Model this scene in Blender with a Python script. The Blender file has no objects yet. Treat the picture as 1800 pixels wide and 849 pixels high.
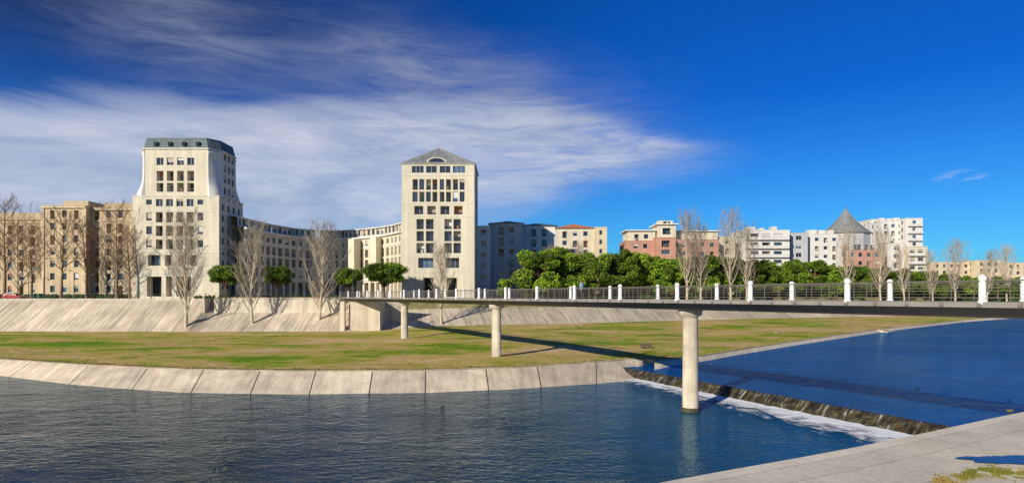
import bpy, bmesh, math, random
from mathutils import Vector, Matrix, noise
random.seed(7)
R=random.Random(11)
F=1100.0; CX=900.0; HY=518.0; EYE=9.1
def gp(px,py,z):
    Y=(EYE-z)*F/(py-HY); return Vector(((px-CX)/F*Y,Y,z))
def xat(px,Y): return (px-CX)/F*Y
def zat(py,Y): return EYE-(py-HY)/F*Y
def lerp(a,b,t): return a+(b-a)*t
def interp(tab,x):
    if x<=tab[0][0]: return tab[0][1]
    for (x0,y0),(x1,y1) in zip(tab,tab[1:]):
        if x<=x1: return lerp(y0,y1,(x-x0)/(x1-x0))
    return tab[-1][1]
SC=bpy.context.scene
COL=SC.collection
# ------------------------------------------------------------ materials
def newmat(name):
    m=bpy.data.materials.new(name); m.use_nodes=True
    nt=m.node_tree; nt.nodes.clear()
    out=nt.nodes.new('ShaderNodeOutputMaterial')
    b=nt.nodes.new('ShaderNodeBsdfPrincipled')
    nt.links.new(b.outputs[0],out.inputs[0])
    return m,nt,b,out
def nd(nt,t,**k):
    n=nt.nodes.new(t)
    for a,v in k.items(): setattr(n,a,v)
    return n
def math_(nt,op,a,b=None,c=None,clamp=False):
    n=nt.nodes.new('ShaderNodeMath'); n.operation=op; n.use_clamp=clamp
    for i,v in enumerate((a,b,c)):
        if v is None: continue
        if isinstance(v,(int,float)): n.inputs[i].default_value=v
        else: nt.links.new(v,n.inputs[i])
    return n.outputs[0]
def noise_(nt,scale,detail=5,rough=.55,mapscale=None,coord=None,rot=None,dist=0):
    if coord is None:
        coord=nd(nt,'ShaderNodeTexCoord').outputs['Object']
    if mapscale:
        mp=nd(nt,'ShaderNodeMapping'); mp.inputs['Scale'].default_value=mapscale
        if rot: mp.inputs['Rotation'].default_value=rot
        nt.links.new(coord,mp.inputs[0]); coord=mp.outputs[0]
    n=nd(nt,'ShaderNodeTexNoise'); n.inputs['Scale'].default_value=scale
    n.inputs['Detail'].default_value=detail; n.inputs['Roughness'].default_value=rough
    n.inputs['Distortion'].default_value=dist
    nt.links.new(coord,n.inputs['Vector']); return n.outputs['Fac']
def mrange(nt,v,a,b,c,d,smooth=False):
    n=nd(nt,'ShaderNodeMapRange'); n.clamp=True
    if smooth: n.interpolation_type='SMOOTHSTEP'
    nt.links.new(v,n.inputs[0])
    for i,x in enumerate((a,b,c,d)): n.inputs[i+1].default_value=x
    return n.outputs[0]
def mixc(nt,f,a,b,mode='MIX'):
    n=nd(nt,'ShaderNodeMix'); n.data_type='RGBA'; n.blend_type=mode
    if isinstance(f,(int,float)): n.inputs[0].default_value=f
    else: nt.links.new(f,n.inputs[0])
    for i,v in ((6,a),(7,b)):
        if isinstance(v,tuple): n.inputs[i].default_value=(v[0],v[1],v[2],1)
        else: nt.links.new(v,n.inputs[i])
    return n.outputs[2]
def scalec(nt,col,val):
    n=nd(nt,'ShaderNodeVectorMath',operation='SCALE')
    if isinstance(col,tuple): n.inputs[0].default_value=col
    else: nt.links.new(col,n.inputs[0])
    if isinstance(val,(int,float)): n.inputs['Scale'].default_value=val
    else: nt.links.new(val,n.inputs['Scale'])
    return n.outputs[0]
MATS={}
def mk(name,base,var=.12,scale=.6,rough=.85,bump=0,bscale=8,streak=0,metal=0,attr=True,spec=.3,fine=0.0,uvstreak=0):
    m,nt,b,out=newmat(name)
    v=mrange(nt,noise_(nt,scale,6),.3,.7,1-var,1+var)
    if fine:
        v=math_(nt,'MULTIPLY',v,mrange(nt,noise_(nt,scale*14,3),.3,.7,1-fine,1+fine))
    if streak:
        v=math_(nt,'MULTIPLY',v,mrange(nt,noise_(nt,1.1,5,mapscale=(1,1,.07)),.35,.65,1-streak,1+streak*.3))
    if uvstreak:
        uv=nd(nt,'ShaderNodeUVMap').outputs[0]
        v=math_(nt,'MULTIPLY',v,mrange(nt,noise_(nt,1.0,6,.65,mapscale=(1.2,.12,1),coord=uv),.35,.65,1-uvstreak,1+uvstreak*.4))
    if attr:
        a=nd(nt,'ShaderNodeAttribute',attribute_name='shade')
        v=math_(nt,'MULTIPLY',v,a.outputs['Fac'])
    nt.links.new(scalec(nt,base,v),b.inputs['Base Color'])
    b.inputs['Roughness'].default_value=rough; b.inputs['Metallic'].default_value=metal
    b.inputs['Specular IOR Level'].default_value=spec
    if bump:
        bp=nd(nt,'ShaderNodeBump'); bp.inputs['Strength'].default_value=bump; bp.inputs['Distance'].default_value=.1
        nt.links.new(noise_(nt,bscale,5),bp.inputs['Height']); nt.links.new(bp.outputs[0],b.inputs['Normal'])
    MATS[name]=m; return m
mk('stone_tower',(.67,.60,.46),.09,.12,streak=.14,fine=.05)
mk('stone_tower_pale',(.66,.61,.50),.06,.15,streak=.08,fine=.04)
mk('stone_tan',(.60,.47,.30),.12,.2,streak=.18,fine=.07)
mk('stone_cream',(.68,.61,.46),.09,.2,streak=.12)
mk('stone_white',(.74,.71,.65),.07,.3,streak=.1)
mk('paint_white',(.80,.79,.75),.04,1,rough=.5,fine=.05)
mk('wall_pink',(.54,.29,.21),.12,.3,streak=.12)
mk('wall_grey',(.50,.50,.50),.08,.3,streak=.1)
mk('wall_beige',(.66,.55,.37),.08,.2,streak=.08)
mk('slate',(.10,.13,.15),.2,1.2,rough=.5)
mk('zinc',(.105,.14,.145),.16,.9,rough=.6,metal=.0,streak=.2)
mk('zinc_pale',(.24,.25,.245),.12,.9,rough=.6,metal=.0,streak=.2)
mk('tile_orange',(.60,.20,.085),.2,1.5)
mk('curtain',(.45,.40,.33),.25,1.0)
mk('shutter',(.40,.17,.08),.3,1.0)
mk('dark_recess',(.035,.035,.04),.2,1)
mk('frame_white',(.62,.62,.60),.05,1,rough=.5)
mk('frame_dark',(.05,.055,.06),.1,1,rough=.5)
mk('concrete_bank',(.78,.66,.48),.18,.45,bump=.5,bscale=5,fine=.16,uvstreak=.26)
mk('concrete_slope',(.66,.56,.41),.18,.22,bump=.3,bscale=3,fine=.1,uvstreak=.36)
mk('concrete_wall',(.64,.56,.43),.14,.3,streak=.26,fine=.08)
mk('concrete_ledge',(.72,.65,.52),.16,.25,bump=.3,bscale=9,fine=.12)
mk('concrete_pier',(.60,.53,.40),.16,1.0,bump=.3,bscale=14,streak=.28,fine=.14)
mk('joint_dark',(.13,.11,.07),.3,3)
mk('deck_concrete',(.13,.12,.11),.15,.6,streak=.1)
mk('deck_edge',(.27,.245,.22),.15,.6)
mk('rail_metal',(.20,.175,.15),.15,2,rough=.5,metal=.1)
mk('asphalt',(.055,.055,.058),.2,.8)
mk('pavement',(.38,.35,.29),.12,.6)
mk('hedge',(.035,.06,.018),.4,1.5)
mk('soil_slope',(.30,.27,.11),.35,.4,fine=.2)
mk('bark_pale',(.54,.46,.34),.25,2.5)
mk('twig_pale',(.40,.33,.24),.2,1.5)
mk('bark_brown',(.22,.15,.09),.25,2.5)
mk('twig_brown',(.24,.15,.085),.2,1.5)
mk('bark_pine',(.14,.085,.055),.3,3)
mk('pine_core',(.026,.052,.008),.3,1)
mk('stone_bench',(.34,.27,.18),.2,3)
mk('car_paint',(.50,.02,.025),.05,1,rough=.25,spec=.6)
mk('car_paint_dark',(.03,.035,.045),.05,1,rough=.25,spec=.6)
mk('tyre',(.02,.02,.02),.1,4)
mk('hub',(.4,.4,.4),.1,4,rough=.3,metal=.8)
mk('lamp_metal',(.08,.1,.09),.1,2,rough=.5)
mk('rubbish_green',(.02,.14,.08),.1,2,rough=.5)
def glass(name,base,rough=.08):
    m,nt,b,out=newmat(name)
    a=nd(nt,'ShaderNodeAttribute',attribute_name='shade')
    nt.links.new(scalec(nt,base,a.outputs['Fac']),b.inputs['Base Color'])
    b.inputs['Roughness'].default_value=rough; b.inputs['Specular IOR Level'].default_value=.8
    MATS[name]=m
glass('glass',(.022,.032,.05)); glass('glass_blue',(.04,.08,.14),.12)
def leafmat(name,c1,c2,sc=.5):
    m,nt,b,out=newmat(name)
    f=mrange(nt,noise_(nt,sc,3),.35,.65,0,1)
    a=nd(nt,'ShaderNodeAttribute',attribute_name='shade')
    oi=nd(nt,'ShaderNodeObjectInfo')
    c=mixc(nt,f,c1,c2)
    k=math_(nt,'MULTIPLY',a.outputs['Fac'],mrange(nt,oi.outputs['Random'],0,1,.7,1.3))
    nt.links.new(scalec(nt,c,k),b.inputs['Base Color'])
    b.inputs['Roughness'].default_value=.6; b.inputs['Specular IOR Level'].default_value=.25
    MATS[name]=m
leafmat('pine_leaf',(.10,.21,.012),(.25,.33,.02))
leafmat('distant_leaf',(.06,.12,.015),(.12,.17,.02),.12)
def grassmat():
    m,nt,b,out=newmat('grass')
    n1=noise_(nt,.05,7,.70,mapscale=(1,1.9,1),dist=.5); n2=noise_(nt,.45,7,.75,mapscale=(1,1.5,1)); n3=noise_(nt,3.2,5,.8)
    f=math_(nt,'ADD',math_(nt,'MULTIPLY',n1,.66),math_(nt,'MULTIPLY',n2,.34))
    cr=nd(nt,'ShaderNodeValToRGB'); nt.links.new(f,cr.inputs[0])
    e=cr.color_ramp.elements
    e[0].position=.41; e[0].color=(.15,.29,.014,1)
    e[1].position=.60; e[1].color=(.76,.54,.28,1)
    for p,c in ((.450,(.28,.36,.022,1)),(.485,(.47,.42,.08,1)),(.53,(.60,.44,.15,1))):
        x=e.new(p); x.color=c
    k=mrange(nt,n3,.25,.75,.5,1.4)
    nt.links.new(scalec(nt,cr.outputs[0],k),b.inputs['Base Color'])
    b.inputs['Roughness'].default_value=.95; b.inputs['Specular IOR Level'].default_value=.1
    bp=nd(nt,'ShaderNodeBump'); bp.inputs['Strength'].default_value=.8; bp.inputs['Distance'].default_value=.10
    nt.links.new(noise_(nt,6,5,.7),bp.inputs['Height']); nt.links.new(bp.outputs[0],b.inputs['Normal'])
    MATS['grass']=m
grassmat()
leafmat('grass_tuft',(.18,.25,.02),(.48,.36,.11),.3)
def watermat(name,c1,c2,bs,k,tint,rough=.05,bluex=None):
    # Fresnel-weighted mirror over water colour; tint and k paint in polariser-filtered reflections
    m,nt,b,out=newmat(name); nt.nodes.remove(b)
    f=mrange(nt,noise_(nt,.07,4,mapscale=(1,1.8,1)),.35,.65,0,1)
    col=mixc(nt,f,c1,c2); tc_=tint
    if bluex:  # rightward shift to reflected sky blue, painted into both colours
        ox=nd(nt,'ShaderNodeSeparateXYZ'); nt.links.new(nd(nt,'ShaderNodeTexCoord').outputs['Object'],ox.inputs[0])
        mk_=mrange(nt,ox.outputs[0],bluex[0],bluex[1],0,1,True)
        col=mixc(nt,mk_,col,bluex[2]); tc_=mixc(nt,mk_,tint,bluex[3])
    h1=noise_(nt,2.3,3,.55,mapscale=(.62,1.0,1),dist=.5,rot=(0,0,.25)); h2=noise_(nt,.55,3,.5,mapscale=(.7,1.0,1),rot=(0,0,-.2))
    h4=noise_(nt,6.0,2,.5,mapscale=(.6,1,1),dist=.4)
    h3=noise_(nt,.05,3,.5)
    h=math_(nt,'ADD',math_(nt,'ADD',math_(nt,'MULTIPLY',h1,.9),math_(nt,'MULTIPLY',h2,1.3)),math_(nt,'MULTIPLY',h4,.22))
    h=math_(nt,'MULTIPLY',h,mrange(nt,h3,.35,.65,.4,1.35))
    bp=nd(nt,'ShaderNodeBump'); bp.inputs['Strength'].default_value=1; bp.inputs['Distance'].default_value=bs
    nt.links.new(h,bp.inputs['Height'])
    di=nd(nt,'ShaderNodeBsdfDiffuse'); nt.links.new(col,di.inputs['Color']); nt.links.new(bp.outputs[0],di.inputs['Normal'])
    gl=nd(nt,'ShaderNodeBsdfGlossy'); gl.inputs['Roughness'].default_value=rough; nt.links.new(bp.outputs[0],gl.inputs['Normal'])
    if isinstance(tc_,tuple): gl.inputs['Color'].default_value=(*tc_,1)
    else: nt.links.new(tc_,gl.inputs['Color'])
    fr=nd(nt,'ShaderNodeFresnel'); fr.inputs['IOR'].default_value=1.33; nt.links.new(bp.outputs[0],fr.inputs['Normal'])
    mx=nd(nt,'ShaderNodeMixShader'); nt.links.new(math_(nt,'MULTIPLY',fr.outputs[0],k),mx.inputs[0]); nt.links.new(di.outputs[0],mx.inputs[1]); nt.links.new(gl.outputs[0],mx.inputs[2])
    nt.links.new(mx.outputs[0],out.inputs[0]); MATS[name]=m
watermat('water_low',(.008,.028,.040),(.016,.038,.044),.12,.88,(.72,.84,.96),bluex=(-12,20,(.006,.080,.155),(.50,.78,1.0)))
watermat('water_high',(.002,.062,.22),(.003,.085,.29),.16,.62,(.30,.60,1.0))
def foammat(name,thresh,soft,uvs):
    m,nt,b,out=newmat(name)
    b.inputs['Base Color'].default_value=(.92,.95,.97,1); b.inputs['Roughness'].default_value=.7
    uv=nd(nt,'ShaderNodeUVMap').outputs[0]
    n=noise_(nt,1.0,7,.7,mapscale=uvs,coord=uv,dist=.5)
    a=nd(nt,'ShaderNodeAttribute',attribute_name='shade')
    v=math_(nt,'ADD',n,math_(nt,'MULTIPLY',a.outputs['Fac'],.5))
    al=mrange(nt,v,thresh,thresh+soft,0,1)
    nt.links.new(al,b.inputs['Alpha']); MATS[name]=m
foammat('foam',.54,.22,(.7,2.2,1))
def weirmat():
    m,nt,b,out=newmat('weir_face')
    uv=nd(nt,'ShaderNodeUVMap').outputs[0]
    n=noise_(nt,1.0,6,.7,mapscale=(2.5,.9,1),coord=uv); n2=noise_(nt,1.0,5,.7,mapscale=(5,.5,1),coord=uv)
    c=mixc(nt,mrange(nt,n,.38,.62,0,1),(.010,.012,.007),(.095,.070,.025))
    c=mixc(nt,mrange(nt,n2,.56,.70,0,.85),c,(.66,.70,.70))
    nt.links.new(c,b.inputs['Base Color']); b.inputs['Roughness'].default_value=.35
    bp=nd(nt,'ShaderNodeBump'); bp.inputs['Strength'].default_value=1; bp.inputs['Distance'].default_value=.2
    nt.links.new(n,bp.inputs['Height']); nt.links.new(bp.outputs[0],b.inputs['Normal'])
    MATS['weir_face']=m
weirmat()
m,nt,b,out=newmat('puddle'); b.inputs['Base Color'].default_value=(.03,.035,.04,1); b.inputs['Roughness'].default_value=.03; b.inputs['Specular IOR Level'].default_value=.35; MATS['puddle']=m
for nme,c in (('skin_tone',(.50,.32,.24)),('jacket_blue',(.30,.45,.60)),('trousers_dark',(.03,.035,.06)),('hair_dark',(.03,.02,.015)),('feather',(.13,.10,.08)),('shoe_dark',(.02,.02,.02))):
    mk(nme,c,.08,6,attr=False)
# ------------------------------------------------------------ mesh builder
class MB:
    def __init__(s): s.parts={}
    def g(s,p):
        if p not in s.parts: s.parts[p]=dict(v=[],f=[],m=[],sh=[],uv=[],mats=[],sm=[])
        return s.parts[p]
    def face(s,p,pts,mat,shade=1.0,uv=None,smooth=False):
        d=s.g(p); n=len(d['v']); d['v'].extend([tuple(q) for q in pts]); d['f'].append(tuple(range(n,n+len(pts))))
        if mat not in d['mats']: d['mats'].append(mat)
        d['m'].append(d['mats'].index(mat)); d['sh'].append(shade); d['sm'].append(smooth)
        d['uv'].append(uv if uv else [(0,0)]*len(pts))
    def indexed(s,p,vs,fs,mat,shade=1.0,smooth=False,shades=None):
        d=s.g(p); n=len(d['v']); d['v'].extend([tuple(q) for q in vs])
        if mat not in d['mats']: d['mats'].append(mat)
        mi=d['mats'].index(mat)
        for i,f in enumerate(fs):
            d['f'].append(tuple(n+j for j in f)); d['m'].append(mi); d['sh'].append(shades[i] if shades else shade); d['sm'].append(smooth); d['uv'].append([(0,0)]*len(f))
    def box(s,p,O,U,w,d,z0,z1,mat,shade=1.0):
        U=Vector((U[0],U[1],0)).normalized(); B=Vector((-U.y,U.x,0)) # backwards = left of U
        c=[Vector((O[0],O[1],0)),0,0,0]; c[1]=c[0]+U*w; c[2]=c[1]+B*d; c[3]=c[0]+B*d
        vs=[(q.x,q.y,z0) for q in c]+[(q.x,q.y,z1) for q in c]
        s.indexed(p,vs,[(0,1,5,4),(1,2,6,5),(2,3,7,6),(3,0,4,7),(4,5,6,7),(3,2,1,0)],mat,shade)
    def mesh(s,p,name):
        d=s.parts[p]; me=bpy.data.meshes.new(name); me.from_pydata(d['v'],[],d['f'])
        for m in d['mats']: me.materials.append(MATS[m])
        me.polygons.foreach_set('material_index',d['m'])
        me.polygons.foreach_set('use_smooth',d['sm'])
        a=me.attributes.new('shade','FLOAT','FACE'); a.data.foreach_set('value',d['sh'])
        if any(u[0]!=u[1] for u in d['uv'] if len(u)>1):
            ul=me.uv_layers.new(name='UVMap'); fl=[]
            for u in d['uv']:
                for q in u: fl.extend(q)
            ul.data.foreach_set('uv',fl)
        me.update(); return me
    def build(s,name,single=False):
        if single or len(s.parts)==1:
            p=list(s.parts)[0]
            o=bpy.data.objects.new(name,s.mesh(p,name)); COL.objects.link(o); return o
        e=bpy.data.objects.new(name,None); COL.objects.link(e)
        for p in s.parts:
            o=bpy.data.objects.new(p,s.mesh(p,p)); COL.objects.link(o); o.parent=e
        return e
def tube(mb,p,pts,rad,sides,mat,shade=1.0,cap=False):
    vs=[];fs=[]
    n=len(pts)
    for i,q in enumerate(pts):
        d=(pts[min(i+1,n-1)]-pts[max(i-1,0)])
        if d.length<1e-6: d=Vector((0,0,1))
        d.normalize(); a=d.orthogonal().normalized(); b=d.cross(a)
        for k in range(sides):
            t=2*math.pi*k/sides; vs.append(q+(a*math.cos(t)+b*math.sin(t))*rad[i])
    for i in range(n-1):
        for k in range(sides):
            k2=(k+1)%sides; fs.append((i*sides+k,i*sides+k2,(i+1)*sides+k2,(i+1)*sides+k))
    if cap: fs.append(tuple(range(sides))[::-1]); fs.append(tuple((n-1)*sides+k for k in range(sides)))
    mb.indexed(p,vs,fs,mat,shade,smooth=sides>4)
def lathe(mb,p,c,prof,sides,mat,shade=1.0):
    vs=[];fs=[]
    for (r,z) in prof:
        for k in range(sides):
            t=2*math.pi*k/sides; vs.append((c[0]+r*math.cos(t),c[1]+r*math.sin(t),c[2]+z))
    for i in range(len(prof)-1):
        for k in range(sides):
            k2=(k+1)%sides; fs.append((i*sides+k,i*sides+k2,(i+1)*sides+k2,(i+1)*sides+k))
    fs.append(tuple((len(prof)-1)*sides+k for k in range(sides)))
    mb.indexed(p,vs,fs,mat,shade,smooth=True)
# ------------------------------------------------------------ facades
def facade(mb,O,U,W,z0,z1,wins,wall,frame='frame_white',shade=1.0):
    U=Vector((U[0],U[1],0)).normalized(); N=U.cross(Vector((0,0,1))); O=Vector((O[0],O[1],0))
    H=z1-z0
    wins=[(max(.05,a),min(W-.05,b),max(.0,c),min(H-.05,d),k) for a,b,c,d,k in wins if a<W-.3 and c<H-.3]
    us=sorted(set([0,W]+[round(w[0],3) for w in wins]+[round(w[1],3) for w in wins]))
    vs=sorted(set([0,H]+[round(w[2],3) for w in wins]+[round(w[3],3) for w in wins]))
    def P(u,v,d=0): q=O+U*u-N*d; return (q.x,q.y,z0+v)
    for j in range(len(vs)-1):
        vm=(vs[j]+vs[j+1])/2; row=[w for w in wins if w[2]-.001<vm<w[3]+.001]
        start=None
        for i in range(len(us)-1):
            um=(us[i]+us[i+1])/2
            solid=not any(w[0]-.001<um<w[1]+.001 for w in row)
            if solid and start is None: start=us[i]
            if (not solid or i==len(us)-2) and start is not None:
                e=us[i+1] if solid else us[i]
                mb.face('walls',[P(start,vs[j]),P(e,vs[j]),P(e,vs[j+1]),P(start,vs[j+1])],wall,shade); start=None
    for a,b,c,d,k in wins:
        dep={'win':.28,'log':1.5,'open':2.5,'slot':1.0}.get(k,.28)
        sh='walls'
        mb.face(sh,[P(a,c),P(b,c),P(b,c,dep),P(a,c,dep)],wall,shade)
        mb.face(sh,[P(a,d,dep),P(b,d,dep),P(b,d),P(a,d)],wall,shade)
        mb.face(sh,[P(a,c,dep),P(a,d,dep),P(a,d),P(a,c)],wall,shade)
        mb.face(sh,[P(b,c),P(b,d),P(b,d,dep),P(b,c,dep)],wall,shade)
        if k=='open':
            mb.face(sh,[P(a,c,dep),P(b,c,dep),P(b,d,dep),P(a,d,dep)],'dark_recess'); continue
        r=R.random()
        gm='glass' if r<.8 else 'glass_blue'
        mb.face('windows',[P(a,c,dep),P(b,c,dep),P(b,d,dep),P(a,d,dep)],gm,R.uniform(.5,1.7))
        t=.07; f=dep-.03
        def bar(a0,b0,c0,d0,mt=frame,ff=f): mb.face('windows',[P(a0,c0,ff),P(b0,c0,ff),P(b0,d0,ff),P(a0,d0,ff)],mt)
        bar(a,a+t,c,d);bar(b-t,b,c,d);bar(a+t,b-t,d-t,d);bar(a+t,b-t,c,c+t)
        n=max(1,round((b-a)/1.1))
        for i in range(1,n):
            u=lerp(a,b,i/n); bar(u-t*.5,u+t*.5,c+t,d-t)
        if R.random()<.34:
            hh=R.uniform(.2,.75)*(d-c); bar(a+t,b-t,d-hh,d-t,R.choice(['curtain','curtain','frame_white','shutter']),f-.02)
        if k=='log':
            for q in range(4):
                z=c+.2+q*.26
                mb.face('balconies',[P(a,z,.12),P(b,z,.12),P(b,z+.05,.12),P(a,z+.05,.12)],'frame_dark')
            if R.random()<.3:
                uu=R.uniform(a,b-.5); mb.face('balconies',[P(uu,c,.3),P(uu+.5,c,.3),P(uu+.5,c+.9,.3),P(uu,c+.9,.3)],R.choice(['shutter','hedge','frame_white']))
def gridwins(W,H,fh,bay,ww,wh,sill=.9,ground=0,margin=1.0,logp=0.0,kind='win'):
    out=[]; n=max(1,int((W-2*margin)//bay)); off=(W-n*bay)/2
    v=ground
    while v+fh<=H+.2:
        for i in range(n):
            c=off+(i+.5)*bay
            k='log' if R.random()<logp else kind
            s=sill if k=='win' else .15
            out.append((c-ww/2,c+ww/2,v+s,min(v+s+wh+(sill-s),v+fh-.35),k))
        v+=fh
    return out
def block(mb,O,U,W,D,z0,z1,wf,wall,wr=None,wl=None,roof='pavement',par=.5,frame='frame_white'):
    U=Vector((U[0],U[1],0)).normalized(); B=Vector((-U.y,U.x,0)); O=Vector((O[0],O[1],0))
    facade(mb,O,U,W,z0,z1,wf,wall,frame)
    facade(mb,O+U*W,B,D,z0,z1,wr or [],wall,frame)
    facade(mb,O+B*D,-B,D,z0,z1,wl or [],wall,frame)
    facade(mb,O+U*W+B*D,-U,W,z0,z1,gridwins(W,z1-z0,3.1,3.2,1.3,1.4),wall,frame)
    q=[O,O+U*W,O+U*W+B*D,O+B*D]
    mb.face('roof',[(p.x,p.y,z1-par) for p in q],roof)
    t=.35; k=O-U*.12-B*.12
    mb.box('cornice',k,U,W+.24,t,z1,z1+.18,wall,1.05)
    mb.box('cornice',k+B*(D+.24-t),U,W+.24,t,z1,z1+.18,wall,1.05)
    mb.box('cornice',k+B*t,U,t,D+.24-2*t,z1,z1+.177,wall,1.05)
    mb.box('cornice',k+B*t+U*(W+.24-t),U,t,D+.24-2*t,z1,z1+.177,wall,1.05)
SZ=8.0
X1=(1,0)
# ---- west tower (left)
def tower_left():
    mb=MB(); Y=152.0; x0=xat(233,Y); x1=xat(385,Y); W=x1-x0; D=13.5
    zt=zat(345,Y)
    def W_(pa,pb,ya,yb,k): return ((pa-233)/F*Y,(pb-233)/F*Y,zat(yb,Y)-SZ,zat(ya,Y)-SZ,k)
    w=[]
    cols=[(257,267),(274,286),(292,304),(310,322),(328,340),(347,357)]
    for (ya,yb) in ((350,363),(373,391),(397,415),(421,438)):
        for i,(a,b) in enumerate(cols):
            w.append(W_(a,b,ya+(0 if 0<i<5 else 1),yb-(0 if 0<i<5 else 3),'log' if (0<i<5 and ya>360) else 'win'))
    for a,b in ((260,282),(290,301),(313,326),(334,345)): w.append(W_(a,b,448,467,'log'))
    for a,b in ((258,284),(292,302),(310,336)): w.append(W_(a,b,486,521,'open'))
    wr=[]
    for r in range(9):
        for c in range(4): wr.append((1.5+c*3,2.7+c*3,2.5+r*2.75,4.1+r*2.75,'win'))
    block(mb,(x0,Y),X1,W,D,SZ,zt,w,'stone_tower',wr,wr,roof='pavement',par=.05)
    ztop=zat(262,Y)
    xa=xat(254,Y);xb=xat(364,Y)
    pl=[(xa,Y+.3),(xb,Y+.3),(x1-.8,Y+3.2),(x1-.8,Y+D-3),(xb,Y+D-.3),(xa,Y+D-.3),(x0+.8,Y+D-3),(x0+.8,Y+3.2)]
    wf=[]
    def W2(pa,pb,ya,yb,k): return ((pa-254)/F*Y,(pb-254)/F*Y,zat(yb,Y)-zt,zat(ya,Y)-zt,k)
    for a,b in cols[1:5]:
        wf.append(W2(a,b,300,318,'log')); wf.append(W2(a,b,321,337,'log')); wf.append(W2(a,b,277,290,'win'))
    for i in range(8):
        a=Vector((*pl[i],0)); b=Vector((*pl[(i+1)%8],0)); U=b-a; L=U.length
        if i==0: ws=wf
        elif i in (2,6): ws=[(1.2+c*2.2,2.4+c*2.2,1.2+r*2.8,2.9+r*2.8,'win') for c in range(3) for r in range(4)]
        else: ws=[]
        facade(mb,a,U,L,zt,ztop,ws,'stone_tower' if i%2==0 else 'stone_white')
    # S-shaped corner scrolls
    c=Vector(((x0+x1)/2,Y+D/2,0))
    prof=[(0,.18),(.03,.34),(.07,.44),(.12,.48),(.18,.44),(.25,.30),(.32,.16),(.40,.06),(.5,.0),(.75,-.03),(.93,-.03),(.96,.06),(1,.06)]
    def scroll(pA,pB,zz0=zt-1.2):
        a=Vector((*pA,0));b=Vector((*pB,0)); U=(b-a).normalized(); N=U.cross(Vector((0,0,1)))
        rings=[]
        hgt=ztop-zz0-.4
        for t,o in prof:
            z=zz0+hgt*t; ring=[]
            for s_ in (0.0,.12,.3,.5,.7,.88,1.0):
                bul=math.sin(math.pi*s_)
                q=a.lerp(b,s_)+N*(o*2.6*(.45+.55*bul)+.25+.15*bul)
                ring.append((q.x,q.y,z))
            rings.append(ring)
        vs=[q for r in rings for q in r]; n=7; fs=[]
        for i in range(len(rings)-1):
            for k in range(n-1): fs.append((i*n+k,i*n+k+1,(i+1)*n+k+1,(i+1)*n+k))
        m=len(rings)-1
        mb.indexed('scrolls',vs,fs,'stone_white',1.0,smooth=True)
        for k_ in (0,n-1):
            for i in range(m):
                p=Vector(rings[i][k_]);q=Vector(rings[i+1][k_]); base=a if k_==0 else b
                bi=base-N*.6
                mb.face('scrolls',[p,q,(bi.x,bi.y,q.z),(bi.x,bi.y,p.z)],'stone_white')
        mb.face('scrolls',list(reversed(rings[0])) ,'stone_white'); mb.face('scrolls',rings[-1],'stone_white')
    scroll(pl[1],pl[2]); scroll(pl[7],pl[0]); scroll(pl[3],pl[4]); scroll(pl[5],pl[6])
    def ring(ofs,z):
        out=[]
        for x,y in pl:
            v=Vector((x,y,0))-c; v=v*(1+ofs/v.length); out.append((c.x+v.x,c.y+v.y,z))
        return out
    R0=ring(.45,ztop-.02);R1=ring(.45,ztop+.25);R2=ring(.2,ztop+.25);R3=ring(-.5,ztop+2.7)
    for A,Bq,mt,p in ((R0,R1,'stone_white','cornice'),(R1,R2,'stone_white','cornice'),(R2,R3,'zinc','roof')):
        for i in range(8):
            j=(i+1)%8
            if p=='roof':
                n=8
                for k in range(n):
                    a0=Vector(A[i]).lerp(Vector(A[j]),k/n);a1=Vector(A[i]).lerp(Vector(A[j]),(k+1)/n);b0=Vector(Bq[i]).lerp(Vector(Bq[j]),k/n);b1=Vector(Bq[i]).lerp(Vector(Bq[j]),(k+1)/n)
                    mb.face(p,[a0,a1,b1,b0],mt,R.uniform(.8,1.2))
                    if k: tube(mb,'roof',[a0,b0],[.05,.05],4,'zinc',1.5)
            else: mb.face(p,[A[i],A[j],Bq[j],Bq[i]],mt)
    mb.face('cornice',R0[::-1],'stone_white')
    mb.face('roof',R3,'zinc',.8)
    for i in range(8):
        tube(mb,'roof',[Vector(R3[i]),Vector(R3[(i+1)%8])],[.12,.12],4,'zinc',1.5)
    for i in range(4):
        mb.box('roof',(xa+2.3+i*3.4,Y-.1),X1,.9,.8,ztop+.8,ztop+1.7,'glass',.5)
    for py in (345,371,444,481):
        z=zat(py,Y); mb.box('cornice',(x0-.06,Y-.08),X1,W+.12,.16,z-.09,z+.09,'stone_white',.9)
    return mb.build('apartment_tower')
tower_left()
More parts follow.
